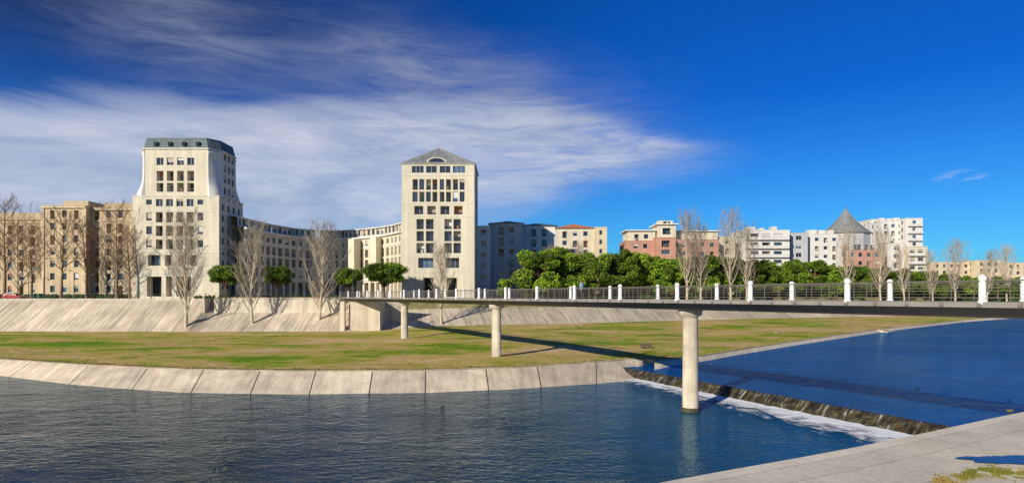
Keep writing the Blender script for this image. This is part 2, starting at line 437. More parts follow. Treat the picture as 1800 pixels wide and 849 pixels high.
# ---- central tower
def tower_mid():
    mb=MB(); Y=155.0; p0=706; x0=xat(706,Y); W=xat(834,Y)-x0; D=15; zt=zat(290,Y)
    def W_(pa,pb,ya,yb,k): return ((pa-p0)/F*Y,(pb-p0)/F*Y,zat(yb,Y)-SZ,zat(ya,Y)-SZ,k)
    w=[]
    for a,b in ((724,745),(749,768),(773,792),(796,818)): w.append(W_(a,b,292,304,'win'))
    n8=[(725,734.5),(737,746),(749,757.5),(760,768.5),(773,781),(784,792.5),(796,805),(808,817)]
    for a,b in n8: w.append(W_(a,b,315,334,'win' if R.random()<.4 else 'log'))
    for a,b in n8: w.append(W_(a,b,337,355,'win'if R.random()<.4 else 'log'))
    for a,b in ((728,744),(751,766),(774,790),(798,813)): w.append(W_(a,b,362,377,'log'))
    for ya,yb in ((385,403),(406,424),(427,445)):
        for a,b in ((732,745),(748.5,762),(781,794),(797,810)): w.append(W_(a,b,ya,yb,'log'))
    for a,b in ((735,762),(783,807)): w.append(W_(a,b,453,471,'log'))
    for a,b in ((744,762),(785,803)): w.append(W_(a,b,488,522,'open'))
    ws=gridwins(D,zt-SZ,3.0,3.2,1.2,1.6,ground=5)
    block(mb,(x0,Y),X1,W,D,SZ,zt,w,'stone_tower',ws,ws,par=.1)
    mb.box('cornice',(x0-.25,Y-.25),X1,W+.5,D+.5,zt+.19,zt+.5,'zinc_pale',1.1)
    a=zt+.5; ax=xat(767,Y); az=zat(261,Y+6)
    c=[Vector((x0-.1,Y-.1,a)),Vector((x0+W+.1,Y-.1,a)),Vector((x0+W+.1,Y+D+.1,a)),Vector((x0-.1,Y+D+.1,a))]
    rA=Vector((ax-.15,Y+6,az)); rB=Vector((ax+.15,Y+6,az)); rC=Vector((ax+.15,Y+D-6,az)); rD=Vector((ax-.15,Y+D-6,az))
    def slope(p,q,r,s_,n=12):
        for k in range(n):
            a0=p.lerp(q,k/n);a1=p.lerp(q,(k+1)/n);b0=s_.lerp(r,k/n);b1=s_.lerp(r,(k+1)/n)
            mb.face('roof',[a0,a1,b1,b0],'zinc_pale',R.uniform(.88,1.1))
            if k: tube(mb,'roof',[a0,b0],[.06,.04],4,'zinc_pale',1.25)
    slope(c[0],c[1],rB,rA); slope(c[1],c[2],rC,rB); slope(c[2],c[3],rD,rC); slope(c[3],c[0],rA,rD)
    mb.face('roof',[rA,rB,rC,rD],'zinc_pale')
    ring=[];rin=[]
    for k in range(13):
        t=math.pi*k/12; ring.append((ax+2.7*math.cos(t),Y+.25,a+1.45*math.sin(t))); rin.append((ax+2.0*math.cos(t),Y+.2,a+.2+1.0*math.sin(t)))
    mb.face('dormer',[(q[0],q[1],q[2]) for q in ring][::-1],'stone_tower',.85)
    for k in range(12):
        p,q=ring[k],ring[k+1]; mb.face('dormer',[p,q,(q[0],Y+3.6,q[2]),(p[0],Y+3.6,p[2])],'zinc_pale')
    mb.face('dormer',rin[::-1],'glass',.5)
    for k in (3,6,9): mb.box('dormer',(rin[k][0]-.07,Y+.15),X1,.14,.04,a+.15,rin[k][2],'frame_dark')
    for py in (309,358,381,449,478):
        z=zat(py,Y); mb.box('cornice',(x0-.05,Y-.06),X1,W+.1,.12,z-.08,z+.08,'stone_tower_pale',1.0)
    return mb.build('apartment_tower')
tower_mid()
# ---- crescent
def crescent():
    mb=MB(); zt=28.6
    pts=[(-67.2,157),(-67.0,166),(-65.8,175),(-63.2,184),(-58.6,189.5),(-52,189.5),(-46,186.5),(-39.5,181),(-34,174.5),(-29.5,167)]
    pts=[Vector((x,y,0)) for x,y in pts]
    for i in range(len(pts)-1):
        a,b=pts[i],pts[i+1]; U=b-a; L=U.length; U.normalize(); N=U.cross(Vector((0,0,1)))
        zz=zt+i*.004
        nb=3; ws=[]
        for c in range(nb):
            u0=L*c/nb+.45;u1=L*(c+1)/nb-.45
            ws.append((u0,u1,.1,4.6,'open'))
            ws.append((u0+.2,u1-.2,6.0,8.2,'win')); ws.append((u0+.2,u1-.2,9.0,11.3,'log')); ws.append((u0+.2,u1-.2,12.0,14.3,'log'))
            ws.append((u0+.35,u1-.35,15.4,16.9,'win'))
        facade(mb,a,U,L,SZ,zz-3.0,ws,'stone_cream')
        mb.box('cornice',a+N*.7,U,L,.72,zz-3.0,zz-2.55,'stone_white',1.05)
        mb.box('cornice',a+N*.25,U,L,.27,SZ+5.1,SZ+5.5,'stone_white',1.0)
        mb.box('cornice',a+N*.18,U,L,.2,SZ+14.7,SZ+14.95,'stone_white',1.0)
        a2=a-N*1.6
        ws=[(L*c/4+.35,L*(c+1)/4-.35,.6,2.3,'win') for c in range(4)]
        facade(mb,a2,U,L,zz-2.55,zz-.1,ws,'stone_cream')
        mb.box('cornice',a2+N*.5,U,L,.9,zz-.1,zz+.15,'stone_white',1.05)
        b2=b-N*1.6
        mb.face('roof',[(a.x,a.y,zz-2.56),(b.x,b.y,zz-2.56),(b2.x,b2.y,zz-2.56),(a2.x,a2.y,zz-2.56)],'pavement')
        a3=a-N*12;b3=b-N*12
        mb.face('roof',[(a2.x,a2.y,zz),(b2.x,b2.y,zz),(b3.x,b3.y,zz+.9),(a3.x,a3.y,zz+.9)],'slate')
        mb.face('walls',[(b3.x,b3.y,SZ),(a3.x,a3.y,SZ),(a3.x,a3.y,zz+.9),(b3.x,b3.y,zz+.9)],'stone_cream')
    for px in (548,612,650):
        Yb={548:187,612:182.5,650:176}[px]
        x=xat(px,Yb); 
        mb.box('pavilions',(x,Yb),(1,-.35),2.0,3.5,SZ+5.6,zt-3.2,'stone_cream',1.1)
    return mb.build('crescent_apartment_building')
crescent()
# ---- left apartment range
def left_range():
    mb=MB()
    segs=[(-420,-60,160,372),(-60,74,158,383),(76,150,152,362),(150,232,154,366)]
    for a,b,Y,yt in segs:
        x0=xat(a,Y);x1=xat(b,Y);zt=zat(yt,Y); W=x1-x0
        ws=gridwins(W,zt-SZ,3.05,2.9,1.1,1.65,sill=.75,ground=.9,margin=.7,logp=.12)
        block(mb,(x0,Y),X1,W,14,SZ,zt,ws,'stone_tan',gridwins(14,zt-SZ,3.05,3,1.1,1.5),None,par=.2)
        for f in (3,6):
            mb.box('cornice',(x0-.06,Y-.2),X1,W+.12,.4,SZ+.9+f*3.05-.05,SZ+.9+f*3.05+.22,'stone_tan',1.1)
        mb.box('cornice',(x0-.3,Y-.42),X1,W+.6,.3,zt-.55,zt-.1,'stone_tan',1.1)
        n=int(W//5.8)
        for k in range(n+1):
            mb.box('pilasters',(x0+W*k/max(1,n)-.3,Y-.18),X1,.6,.17,SZ+.6,zt-.6,'stone_tan',1.08)
        mb.box('roof',(x0+2,Y+4),X1,max(2,W-4),7,zt-.2,zt+1.8,'stone_tan',.9)
    return mb.build('stone_apartment_building')
left_range()
# ---- right-hand buildings
def bld(name,specs):
    mb=MB()
    for s in specs:
        a,b,Y,yt,wall=s[:5]; o=s[5] if len(s)>5 else {}
        x0=xat(a,Y);x1=xat(b,Y);zt=zat(yt,Y);z0=zat(o['y0'],Y) if 'y0' in o else SZ; W=x1-x0
        fh=o.get('fh',3.0); bay=o.get('bay',3.2)
        H=zt-z0; gr=H-int(H/fh)*fh-.2
        if gr<0: gr=0
        ws=gridwins(W,H,fh,bay,o.get('ww',1.5),o.get('wh',1.5),sill=o.get('sill',.8),ground=gr,margin=.4,logp=o.get('logp',.2))
        D=o.get('D',12)
        wsd=gridwins(D,H,fh,3.2,1.3,1.5,ground=gr)
        U=o.get('U',(1,0))
        block(mb,(x0,Y),U,W,D,z0,zt,ws,wall,wsd,wsd,par=.1,frame=o.get('frame','frame_white'))
        if o.get('slabs'):
            nf=int(H/fh)
            for k in range(nf):
                z=z0+gr+k*fh
                mb.box('balconies',(x0+.5,Y-1.0),U,W-1,1.0,z-.1,z+.08,'stone_white')
                mb.box('balconies',(x0+.5,Y-1.0),U,W-1,.06,z+.08,z+.95,'stone_white',.95)
        if o.get('eave'): mb.box('cornice',(x0-.8,Y-.8),U,W+1.6,D+1.6,zt+.2,zt+.5,'stone_white',1.1)
        if o.get('hip'):
            h=o['hip'];e=.7;z=zt+.2
            A=Vector((x0-e,Y-e,z));B=Vector((x0+W+e,Y-e,z));C=Vector((x0+W+e,Y+D+e,z));Dd=Vector((x0-e,Y+D+e,z))
            r1=Vector((x0+D/2,Y+D/2,z+h));r2=Vector((x0+W-D/2,Y+D/2,z+h)); mt=o.get('rm','tile_orange')
            mb.face('roof',[A,B,r2,r1],mt);mb.face('roof',[B,C,r2],mt);mb.face('roof',[C,Dd,r1,r2],mt);mb.face('roof',[Dd,A,r1],mt)
            mb.face('roof',[Dd,C,B,A],'stone_white')
        if o.get('plant'):
            for k in range(3):
                mb.box('rooftop_plant',(x0+W*(.15+.28*k),Y+3),X1,R.uniform(1.5,3),3,zt-.1,zt+R.uniform(1,2.2),wall,.95)
            tube(mb,'aerial',[Vector((x0+W*.4,Y+4,zt)),Vector((x0+W*.4,Y+4,zt+4))],[.06,.04],4,'rail_metal')
    return mb.build(name)
bld('slate_roof_apartment_building',[(838,862,170,398,'stone_white',dict(bay=2.6,D=20,logp=.1)),(862.5,918,174,394,'wall_grey',dict(bay=2.9,hip=1.2,rm='slate',logp=.5,D=10)),(918.5,976,184,398,'stone_white',dict(bay=3.0,hip=1.2,rm='slate',logp=.5,D=9))])
bld('tile_roof_apartment_building',[(977,1045,204,402,'stone_cream',dict(hip=1.9,bay=3.4,logp=.5,D=12)),(1045.5,1067,202,400,'wall_beige',dict(bay=2.5,ww=1.0))])
bld('pink_apartment_building',[(1100,1152,208,424,'wall_pink',dict(logp=.3)),(1103,1152,210,407,'stone_cream',dict(y0=424,eave=1,logp=.4,D=9)),
  (1152.5,1188,206,418,'wall_pink',dict(logp=.6,bay=4,ww=2.8)),(1156,1188,209,396,'stone_cream',dict(y0=418,eave=1,D=9,bay=4,ww=2.8,plant=1)),
  (1188.5,1264,210,422,'wall_pink',dict(logp=.2)),(1190,1262,213,408,'stone_cream',dict(y0=422,eave=1,D=9)),(1264.5,1292,214,416,'stone_cream',dict(logp=.3,D=8))])
bld('white_apartment_building',[(1306,1388,215,405,'stone_white',dict(slabs=1,bay=4,ww=2.8,wh=1.9,sill=.2,logp=.4,plant=1,frame='frame_dark')),(1388.5,1420,219,410,'wall_grey',dict(bay=3,ww=2)),(1420.5,1482,222,412,'stone_white',dict(plant=1,bay=3.1,ww=1.4,wh=1.2))])
bld('highrise_apartment_block',[(1548,1592,262,390,'stone_white',dict(bay=3,logp=.3,plant=1)),(1592.5,1622,258,384,'stone_white',dict(bay=3.6,slabs=1,logp=.5,frame='frame_dark')),(1532,1548,270,386,'stone_white',dict(bay=3))])
bld('stepped_apartment_building',[(1560,1592,230,428,'stone_white',dict(bay=3,ww=2,plant=1)),(1592.5,1630,229,434,'stone_cream',dict(bay=3,ww=2,slabs=1))])
bld('long_beige_apartment_building',[(1634,1712,288,461,'wall_beige',dict(bay=3.3)),(1712.5,1765,285,458,'wall_beige',dict(bay=3.3)),(1765.5,1890,288,462,'wall_beige',dict(bay=3.3))])
def cone_building():
    mb=MB(); Y=232; cx=xat(1508,Y); r=8.4; z1=zat(408,Y); cy=Y+r
    n=12; pl=[(cx+r*math.cos(2*math.pi*(k+.5)/n),cy+r*math.sin(2*math.pi*(k+.5)/n)) for k in range(n)]
    for k in range(n):
        a=Vector((*pl[k],0));b=Vector((*pl[(k+1)%n],0))
        L=(b-a).length
        ws=[(.8,L-.8,2+3.1*q,4.2+3.1*q,'win') for q in range(6)]
        facade(mb,a,b-a,L,SZ,z1,ws,'wall_grey' if k in (7,8,9) else 'wall_pink')
    h=zat(368,Y+r)-z1
    rows=[(1.09,0),(.80,.20),(.52,.43),(.26,.70),(.03,1.0)]
    def rg(f,t): return [Vector((cx+r*f*math.cos(2*math.pi*(k+.5)/n),cy+r*f*math.sin(2*math.pi*(k+.5)/n),z1+h*t)) for k in range(n)]
    for (f0,t0),(f1,t1) in zip(rows,rows[1:]):
        A=rg(f0,t0);B=rg(f1,t1)
        for k in range(n):
            a,b_,c_,d_=A[k],A[(k+1)%n],B[(k+1)%n],B[k]
            for q in range(3):
                mb.face('roof',[a.lerp(b_,q/3),a.lerp(b_,(q+1)/3),d_.lerp(c_,(q+1)/3),d_.lerp(c_,q/3)],'zinc_pale',R.uniform(.8,1.15))
            tube(mb,'roof',[a,d_],[.11,.1],4,'zinc_pale',1.25)
    mb.face('roof',[tuple(q) for q in rg(1.09,0)][::-1],'stone_white')
    ap=Vector((cx,cy,z1+h)); tube(mb,'finial',[ap,ap+Vector((0,0,2))],[.2,.05],5,'zinc')
    return mb.build('conical_roof_building')
cone_building()
bld('pink_corner_building',[(1484,1556,226,440,'wall_pink',dict(bay=3,logp=.3,D=5))])
# ------------------------------------------------------------ terrain rows
T_BOT=[(-1500,606),(-600,626),(0,660),(120,675),(200,682),(330,690),(520,693),(750,690),(900,684),(1050,674),(1110,669),(1135,662),(1150,650)]
T_TOP=[(-1500,598),(-600,612),(0,632),(150,642),(330,650),(520,653.5),(750,652),(900,647),(1050,637),(1120,631),(1150,634),(1165,634),(1230,627),(1300,615),(1400,600),(1560,577),(1700,562),(1800,555),(2200,541),(3000,532)]
T_BOTR=[(1150,650),(1165,646),(1230,636),(1300,623),(1400,606.5),(1560,582),(1700,565.5),(1800,558),(2200,543),(3000,533)]
def rowB(px):
    if px<1150: return gp(px,interp(T_BOT,px),0.0)
    return gp(px,interp(T_BOTR,px),.9)
def rowT(px): return gp(px,interp(T_TOP,px),1.4)
def rowBs(px):
    if px<1050: return rowB(px+(px-760)*.055*min(1,(1050-px)/150))
    return rowB(px)
BASEY=[(-1500,150),(-600,135),(0,128.5),(345,127),(600,128),(668,131),(780,136.5),(900,143),(1000,148),(1200,165),(1400,184),(1560,198),(1700,214),(1800,241),(1900,262),(2200,420),(3000,700)]
def sz_(px): return interp([(-1500,1.6),(640,1.6),(780,2.3),(3000,2.3)],px)
def rowS(px):
    Y=interp(BASEY,px); return Vector((xat(px,Y),Y,sz_(px)))
def ground_at(px,py):
    z=1.6
    for _ in range(12):
        q=gp(px,py,z); ty=rowT(px).y; sy=rowS(px).y; f=max(0,min(1,(q.y-ty)/(sy-ty))); z=lerp(1.47,sz_(px),f)
    return gp(px,py,z)
def slab_strip(name,rA,rB_,p0,p1,step,mat,gap=.05,sub=3,sh=(.86,1.1)):
    mb=MB(); px=p0
    u=0
    while px<p1-1:
        e=min(px+step(px)*R.uniform(.9,1.1),p1)
        w=(rA(e)-rA(px)).length; g=min(.1,gap/w)
        shade=R.uniform(*sh)
        ts=[g]+[k/sub for k in range(1,sub)]+[1-g]
        for k in range(sub):
            q0=lerp(px,e,ts[k]);q1=lerp(px,e,ts[k+1])
            A0,A1,B0,B1=rA(q0),rA(q1),rB_(q0),rB_(q1); h=(B0-A0).length
            uu0=u+w*ts[k];uu1=u+w*ts[k+1]
            mb.face(name,[A0,A1,B1,B0],mat,shade,uv=[(uu0,0),(uu1,0),(uu1,h),(uu0,h)])
        d=Vector((0,0,-.03)); q0=lerp(px,e,1-g*1.2); q1=e+(e-px)*g*1.2
        mb.face(name,[rA(q0)+d,rA(q1)+d,rB_(q1)+d,rB_(q0)+d],'joint_dark',1,uv=[(0,0),(1,0),(1,1),(0,1)])
        px=e; u+=w
    return mb
def below(px):
    b=rowB(px); t=rowT(px); return b+(b-t)*.6
mb=slab_strip('bank_revetment',rowBs,rowT,-1500,1150,lambda p:100 if -300<p<1050 else (60 if p>=1050 else 260),'concrete_bank',gap=.06,sub=5,sh=(.82,1.12))
mb2=slab_strip('bank_revetment',rowB,rowT,1150,2900,lambda p:60,'concrete_bank',gap=.05,sub=3,sh=(.8,1.05))
for mbb in (mb,mb2):
    px=-1500 if mbb is mb else 1150
    pe=1150 if mbb is mb else 2900
    while px<pe:
        e=min(px+25,pe); mbb.face('bank_revetment',[below(px),below(e),rowB(e)-Vector((0,0,.005)),rowB(px)-Vector((0,0,.005))],'joint_dark',1.2,uv=[(0,0),(1,0),(1,1),(0,1)])
        px=e
o=mb.build('bank_revetment'); o=mb2.build('bank_revetment')
def coping(p0,p1,st):
    mb=MB(); px=p0
    def inn(px,w):
        s=rowS(px);t=rowT(px); d=Vector((s.x-t.x,s.y-t.y,0)).normalized(); return t+d*w
    while px<p1:
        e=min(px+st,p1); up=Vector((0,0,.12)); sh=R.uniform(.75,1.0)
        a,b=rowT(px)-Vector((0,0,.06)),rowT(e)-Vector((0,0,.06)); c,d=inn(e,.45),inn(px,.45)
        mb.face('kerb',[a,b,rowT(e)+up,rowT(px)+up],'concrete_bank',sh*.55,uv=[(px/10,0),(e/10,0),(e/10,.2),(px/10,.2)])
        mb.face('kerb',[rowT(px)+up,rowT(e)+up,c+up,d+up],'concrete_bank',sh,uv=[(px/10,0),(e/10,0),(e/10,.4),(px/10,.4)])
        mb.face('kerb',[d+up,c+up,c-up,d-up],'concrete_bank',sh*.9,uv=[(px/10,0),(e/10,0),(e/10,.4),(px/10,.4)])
        px=e
    return mb.build('kerb')
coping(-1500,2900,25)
# grass terrace
def grass():
    vs=[];fs=[]; pxs=[-1500+ k*100 for k in range(13)]+[-200+12*k for k in range(175)]+[1900+60*k for k in range(18)]
    NR=44
    for px in pxs:
        s=rowS(px); t=rowT(px); d=Vector((s.x-t.x,s.y-t.y,0)); L=d.length; d.normalize()
        a=t+d*.42; 
        for j in range(NR+1):
            f=(j/NR)**1.4
            q=a.lerp(s+d*.4,f); 
            h=noise.noise(Vector((q.x*.07,q.y*.07,3)))*.28+noise.noise(Vector((q.x*.4,q.y*.4,9)))*.05
            e=min(1,j/6)*min(1,(NR-j)/5)
            vs.append((q.x,q.y,lerp(1.47,sz_(px)-.01,f)+h*e))
    for i in range(len(pxs)-1):
        for j in range(NR):
            fs.append((i*(NR+1)+j,(i+1)*(NR+1)+j,(i+1)*(NR+1)+j+1,i*(NR+1)+j+1))
    mb=MB(); mb.indexed('grass_terrace',vs,fs,'grass',smooth=True)
    return mb.build('grass_terrace')
grass()
def tufts():
    mb=MB(); vs=[];fs=[];sh=[]
    def tuft(q,h,n):
        for k in range(n):
            a=R.uniform(0,6.28); w=R.uniform(.02,.06); dx,dy=math.cos(a),math.sin(a); l=R.uniform(.5,1)*h; ln=R.uniform(-.1,.1)
            p=q+Vector((R.uniform(-.15,.15),R.uniform(-.15,.15),0)); i=len(vs)
            vs.extend([(p.x-dx*w,p.y-dy*w,p.z),(p.x+dx*w,p.y+dy*w,p.z),(p.x+ln,p.y+ln,p.z+l)]); fs.append((i,i+1,i+2)); sh.append(R.uniform(.6,1.25))
    for k in range(2600):
        px=R.uniform(-60,1500); t=rowT(px); s=rowS(px); d=Vector((s.x-t.x,s.y-t.y,0)).normalized()
        q=t+d*(.5+abs(R.gauss(0,.5))); q.z=1.48; tuft(q,R.uniform(.08,.26),5)
    for k in range(2400):
        px=R.uniform(-60,1300); t=rowT(px); s=rowS(px); f=R.random()**1.6*.8+.02; q=t.lerp(s,f)
        if noise.noise(Vector((q.x*.1,q.y*.1,5)))<0: continue
        q.z=lerp(1.42,sz_(px)-.1,f); tuft(q,R.uniform(.1,.24),5)
    mb.indexed('grass_tufts',vs,fs,'grass_tuft',shades=sh)
    mb.build('grass_tufts')
tufts()
# upper slope
def topz(px): return interp([(0,7.75),(330,7.75),(346,5.2),(600,5.2),(668,5.6),(780,5.9),(1000,6.0),(3000,6.0)],px)
def wdt(px): return interp([(-1500,10),(330,9.5),(346,7.5),(660,8),(780,9),(3000,9)],px)
def rowU(px):
    s=rowS(px); w=wdt(px); k=max(0,min(1,(px-640)/120)); d=Vector((-.25*k,1-.03*k,0)); q=s+d*w; q.z=topz(px); return q
mb=slab_strip('sloped_embankment',rowS,rowU,-1500,330,lambda p:38 if p>-200 else 150,'concrete_slope',gap=.05,sub=2,sh=(.78,1.14)); mb.build('sloped_embankment')
mb=slab_strip('sloped_embankment',rowS,rowU,346,2900,lambda p:36,'concrete_slope',gap=.05,sub=2,sh=(.80,1.12))
a,b,c,d_=rowS(330),rowS(346),rowU(346),rowU(330)
mb.face('sloped_embankment',[a,b,c,d_],'concrete_slope',.7,uv=[(0,0),(1,0),(1,8),(0,8)])
mb.build('sloped_embankment')
# retaining wall
mb=MB(); 
pa=rowU(346);pb=rowU(640)
n=16
for k in range(n):
    q0=pa.lerp(pb,k/n);q1=pa.lerp(pb,(k+1)/n)
    mb.box('wall_panels',q0+Vector((.03,0.02,0)),q1-q0,(q1-q0).length-.06,.5,5.0,8.35,'concrete_wall',R.uniform(.92,1.08))
mb.box('coping',pa+Vector((0,-.1,0)),pb-pa,(pb-pa).length,.7,8.352,8.52,'concrete_wall',1.05)
w0=rowU(330);
mb.box('wall_panels',Vector((w0.x+.0,w0.y-3.5,0)),(1,.0),.5,5,3.0,8.3,'concrete_wall',.95)
mb.build('retaining_wall')
mb=MB(); a=rowU(-700);b=rowU(330)
mb.box('parapet_wall',a+Vector((0,.1,0)),b-a,(b-a).length,.35,7.5,8.28,'concrete_wall',.9)
mb.build('parapet_wall')
def guard(a,b,z):
    mb=MB(); L=(b-a).length; n=int(L/2)
    for k in range(n+1):
        q=a.lerp(b,k/n); tube(mb,'posts',[Vector((q.x,q.y,z)),Vector((q.x,q.y,z+1.0))],[.035,.035],4,'lamp_metal')
    for h in (.5,.98): tube(mb,'rails',[Vector((a.x,a.y,z+h)),Vector((b.x,b.y,z+h))],[.03,.03],4,'lamp_metal')
    mb.build('guard_rail')
guard(rowU(346)+Vector((0,.25,0)),rowU(640)+Vector((0,.25,0)),8.5)
guard(rowU(-100)+Vector((0,.28,0)),rowU(326)+Vector((0,.28,0)),8.25)
# ground sheet
mb=MB(); pxs=[-1500,-600,-100,0,150,330,338,346]+list(range(400,660,50))+list(range(668,1900,24))+[2000,2200,2900]
def rowG(px):
    u=rowU(px)
    if px<=330: q=u+Vector((0,.3,0)); q.z=7.98; return q
    if px<=640: q=u+Vector((0,.45,0)); q.z=8.0; return q
    q=u+Vector((-.6,4.0,0)); q.z=8.0; return q
for i in range(len(pxs)-1):
    p,q=pxs[i],pxs[i+1]
    A,B=rowU(p),rowU(q); C,D_=rowG(q),rowG(p)
    mb.face('ground',[A,B,C,D_],'soil_slope' if p>=640 else 'concrete_wall')
    f=lambda v: Vector((v.x*14,3500,8.0))
    mb.face('ground',[D_,C,f(C),f(D_)],'pavement',.9)
mb.build('ground')
mb=MB()
mb.face('road',[(-260,142.5,8.006),(-36,142.5,8.006),(-36,149,8.006),(-260,149,8.006)],'asphalt')
for k in range(36): mb.face('road',[(-255+k*6,145.6,8.011),(-252+k*6,145.6,8.011),(-252+k*6,145.75,8.011),(-255+k*6,145.75,8.011)],'paint_white')
mb.build('road')
mb=MB(); mb.box('kerb',(-260,149.0),X1,224,.25,7.9,8.13,'pavement',1.1); mb.build('kerb')
# ------------------------------------------------------------ weir + water
WA=Vector((14.7,66.2,0)); WB=Vector((27.9,37.6,0)); wd=(WB-WA).normalized(); wn=Vector((wd.y,-wd.x,0))
if wn.x>0: wn=-wn
A2=WA-wd*5; B2=WB+wd*6; LW=(B2-A2).length
mb=MB(); nu,nv=150,10; vs=[]
for i in range(nu+1):
    for j in range(nv+1):
        t=i/nu; s_=j/nv
        q=A2.lerp(B2,t)+wn*(s_*1.25); z=.93-1.15*(s_**1.25)
        k=noise.noise(Vector((t*LW*1.3,s_*3,1)))*.22+noise.noise(Vector((t*LW*4,s_*6,4)))*.1
        if j==0:k*=.12
        q=q+wn*k; vs.append((q.x,q.y,z+abs(k)*.4))
for i in range(nu):
    for j in range(nv):
        ids=[i*(nv+1)+j,i*(nv+1)+j+1,(i+1)*(nv+1)+j+1,(i+1)*(nv+1)+j]
        u0=i/nu*LW;u1=(i+1)/nu*LW;v0=j/nv*1.7;v1=(j+1)/nv*1.7
        mb.face('weir',[vs[x] for x in ids],'weir_face',1,uv=[(u0,v0),(u0,v1),(u1,v1),(u1,v0)])
mb.build('weir')
mb=MB(); nu,nv=120,12
def fshade(t,s_): return (1-s_)**1.2*(.72+.25*noise.noise(Vector((t*9,0,2))))+ .40*max(0,(t-.5))*2*(1-s_)-.22*s_
for i in range(nu):
    for j in range(nv):
        def Q(i,j):
            t=i/nu;s_=j/nv; wdth=3.2+3.4*t; q=A2.lerp(B2,t)+wn*(.95+s_*wdth); return (q.x,q.y,.045+.10*(1-s_)**2+.05*noise.noise(Vector((t*60,s_*3,0))))
        u0=i/nu*LW;u1=(i+1)/nu*LW; v0=j/nv*3;v1=(j+1)/nv*3
        mb.face('foam',[Q(i,j),Q(i,j+1),Q(i+1,j+1),Q(i+1,j)],'foam',fshade((i+.5)/nu,(j+.5)/nv),uv=[(u0,v0),(u0,v1),(u1,v1),(u1,v0)],smooth=True)
mb.build('foam')
mb=MB()
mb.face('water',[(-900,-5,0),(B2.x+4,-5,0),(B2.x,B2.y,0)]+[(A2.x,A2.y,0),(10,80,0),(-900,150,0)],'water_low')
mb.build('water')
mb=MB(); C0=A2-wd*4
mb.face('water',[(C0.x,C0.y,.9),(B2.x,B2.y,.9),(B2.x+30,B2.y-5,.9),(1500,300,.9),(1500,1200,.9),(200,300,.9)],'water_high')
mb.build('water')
# ------------------------------------------------------------ near quay
E=[(700,960),(980,880),(1110,851),(1300,823),(1500,788),(1600,767),(1680,748),(1800,722),(2100,672),(2800,618)]
Ep=[gp(a,b,1.4) for a,b in E]
Ep=[Vector((-40,6,1.4)),Vector((-18,14.5,1.4))]+Ep+[Vector((140,112,1.4)),Vector((700,420,1.4))]
def resamp(P,step):
    out=[P[0]]
    for a,b in zip(P,P[1:]):
        n=max(1,int((b-a).length/step)); n=min(n,60)
        for k in range(n): out.append(a.lerp(b,(k+1)/n))
    return out
Er=resamp(Ep,3.1)
def smoothl(P):
    for _ in range(3): P=[P[0]]+[(P[i-1]+P[i]*2+P[i+1])/4 for i in range(1,len(P)-1)]+[P[-1]]
    return P
Er=smoothl(Er)
def off(i,dst,z):
    a=Er[max(i-1,0)];b=Er[min(i+1,len(Er)-1)]; t=(b-a).normalized(); n=Vector((t.y,-t.x,0)); q=Er[i]+n*dst; q.z=z; return q
mb=MB()
offs=[(0,1.4),(.9,1.42),(2.6,1.44),(5.2,1.46),(8.2,1.5),(11.5,1.55)]
for i in range(len(Er)-1):
    mb.face('quay',[off(i,-.5,-1),off(i+1,-.5,-1),off(i+1,0,1.4),off(i,0,1.4)],'concrete_ledge',.75)
    for j in range(len(offs)-1):
        (o0,z0),(o1,z1)=offs[j],offs[j+1]; g=.012
        a=off(i,o0+g,z0);b=off(i+1,o0+g,z0);c=off(i+1,o1-g,z1);d_=off(i,o1-g,z1)
        if i%2==0 : 
            k=(b-a).normalized()*.02; a=a+k;d_=d_+k
        mb.face('quay',[a,b,c,d_],'concrete_ledge',[1.10,.98,1.0,.95,.92][j]*R.uniform(.95,1.05))
    mb.face('quay',[off(i,0,1.37),off(i+1,0,1.37),off(i+1,11.6,1.5),off(i,11.6,1.5)],'joint_dark',2.2)
mb.build('quay')
mb=MB()
for i in range(2,len(Er)-1):
    a,b=off(i,11.4,1.53),off(i+1,11.4,1.53)
    s0=off(i,21,7.0) if i>1 else a; s1=off(i+1,21,7.0)
    mb.face('near_embankment',[a,b,s1,s0],'concrete_slope',R.uniform(.9,1.05),uv=[(0,0),(3,0),(3,9),(0,9)])
    mb.face('near_embankment',[s0,s1,(s1.x+40,-300,7.0),(s0.x-10,-300,7.0)],'pavement',1,uv=[(0,0),(3,0),(3,9),(0,9)])
mb.build('near_embankment')
c=gp(1762,808,1.46); mb=MB(); vs=[]
for k in range(60):
    t=2*math.pi*k/60; r=1+.55*noise.noise(Vector((math.cos(t)*1.6,math.sin(t)*1.6,7)))+.2*noise.noise(Vector((math.cos(t)*6,math.sin(t)*6,3)))
    vs.append((c.x+r*1.7*math.cos(t),c.y+r*.8*math.sin(t)+.15*math.cos(t),1.515))
mb.face('puddle',vs,'puddle'); mb.build('puddle')
mb=MB(); vs=[];fs=[];sh=[]
for k in range(9000):
    px=R.uniform(1640,1830); py=lerp(842,824,(px-1640)/190)+R.gauss(0,5)+6*math.sin(px*.05)
    q=gp(px,max(py,812),1.47)
    if noise.noise(Vector((q.x*2,q.y*2,1)))<-.12: continue
    a=R.uniform(0,6.28); w=.018; l=R.uniform(.03,.13); i=len(vs)
    vs.extend([(q.x-w*math.cos(a),q.y-w*math.sin(a),1.47),(q.x+w*math.cos(a),q.y+w*math.sin(a),1.47),(q.x+R.uniform(-.05,.05),q.y+R.uniform(-.05,.05),1.47+l)]); fs.append((i,i+1,i+2)); sh.append(R.uniform(.4,1.0))
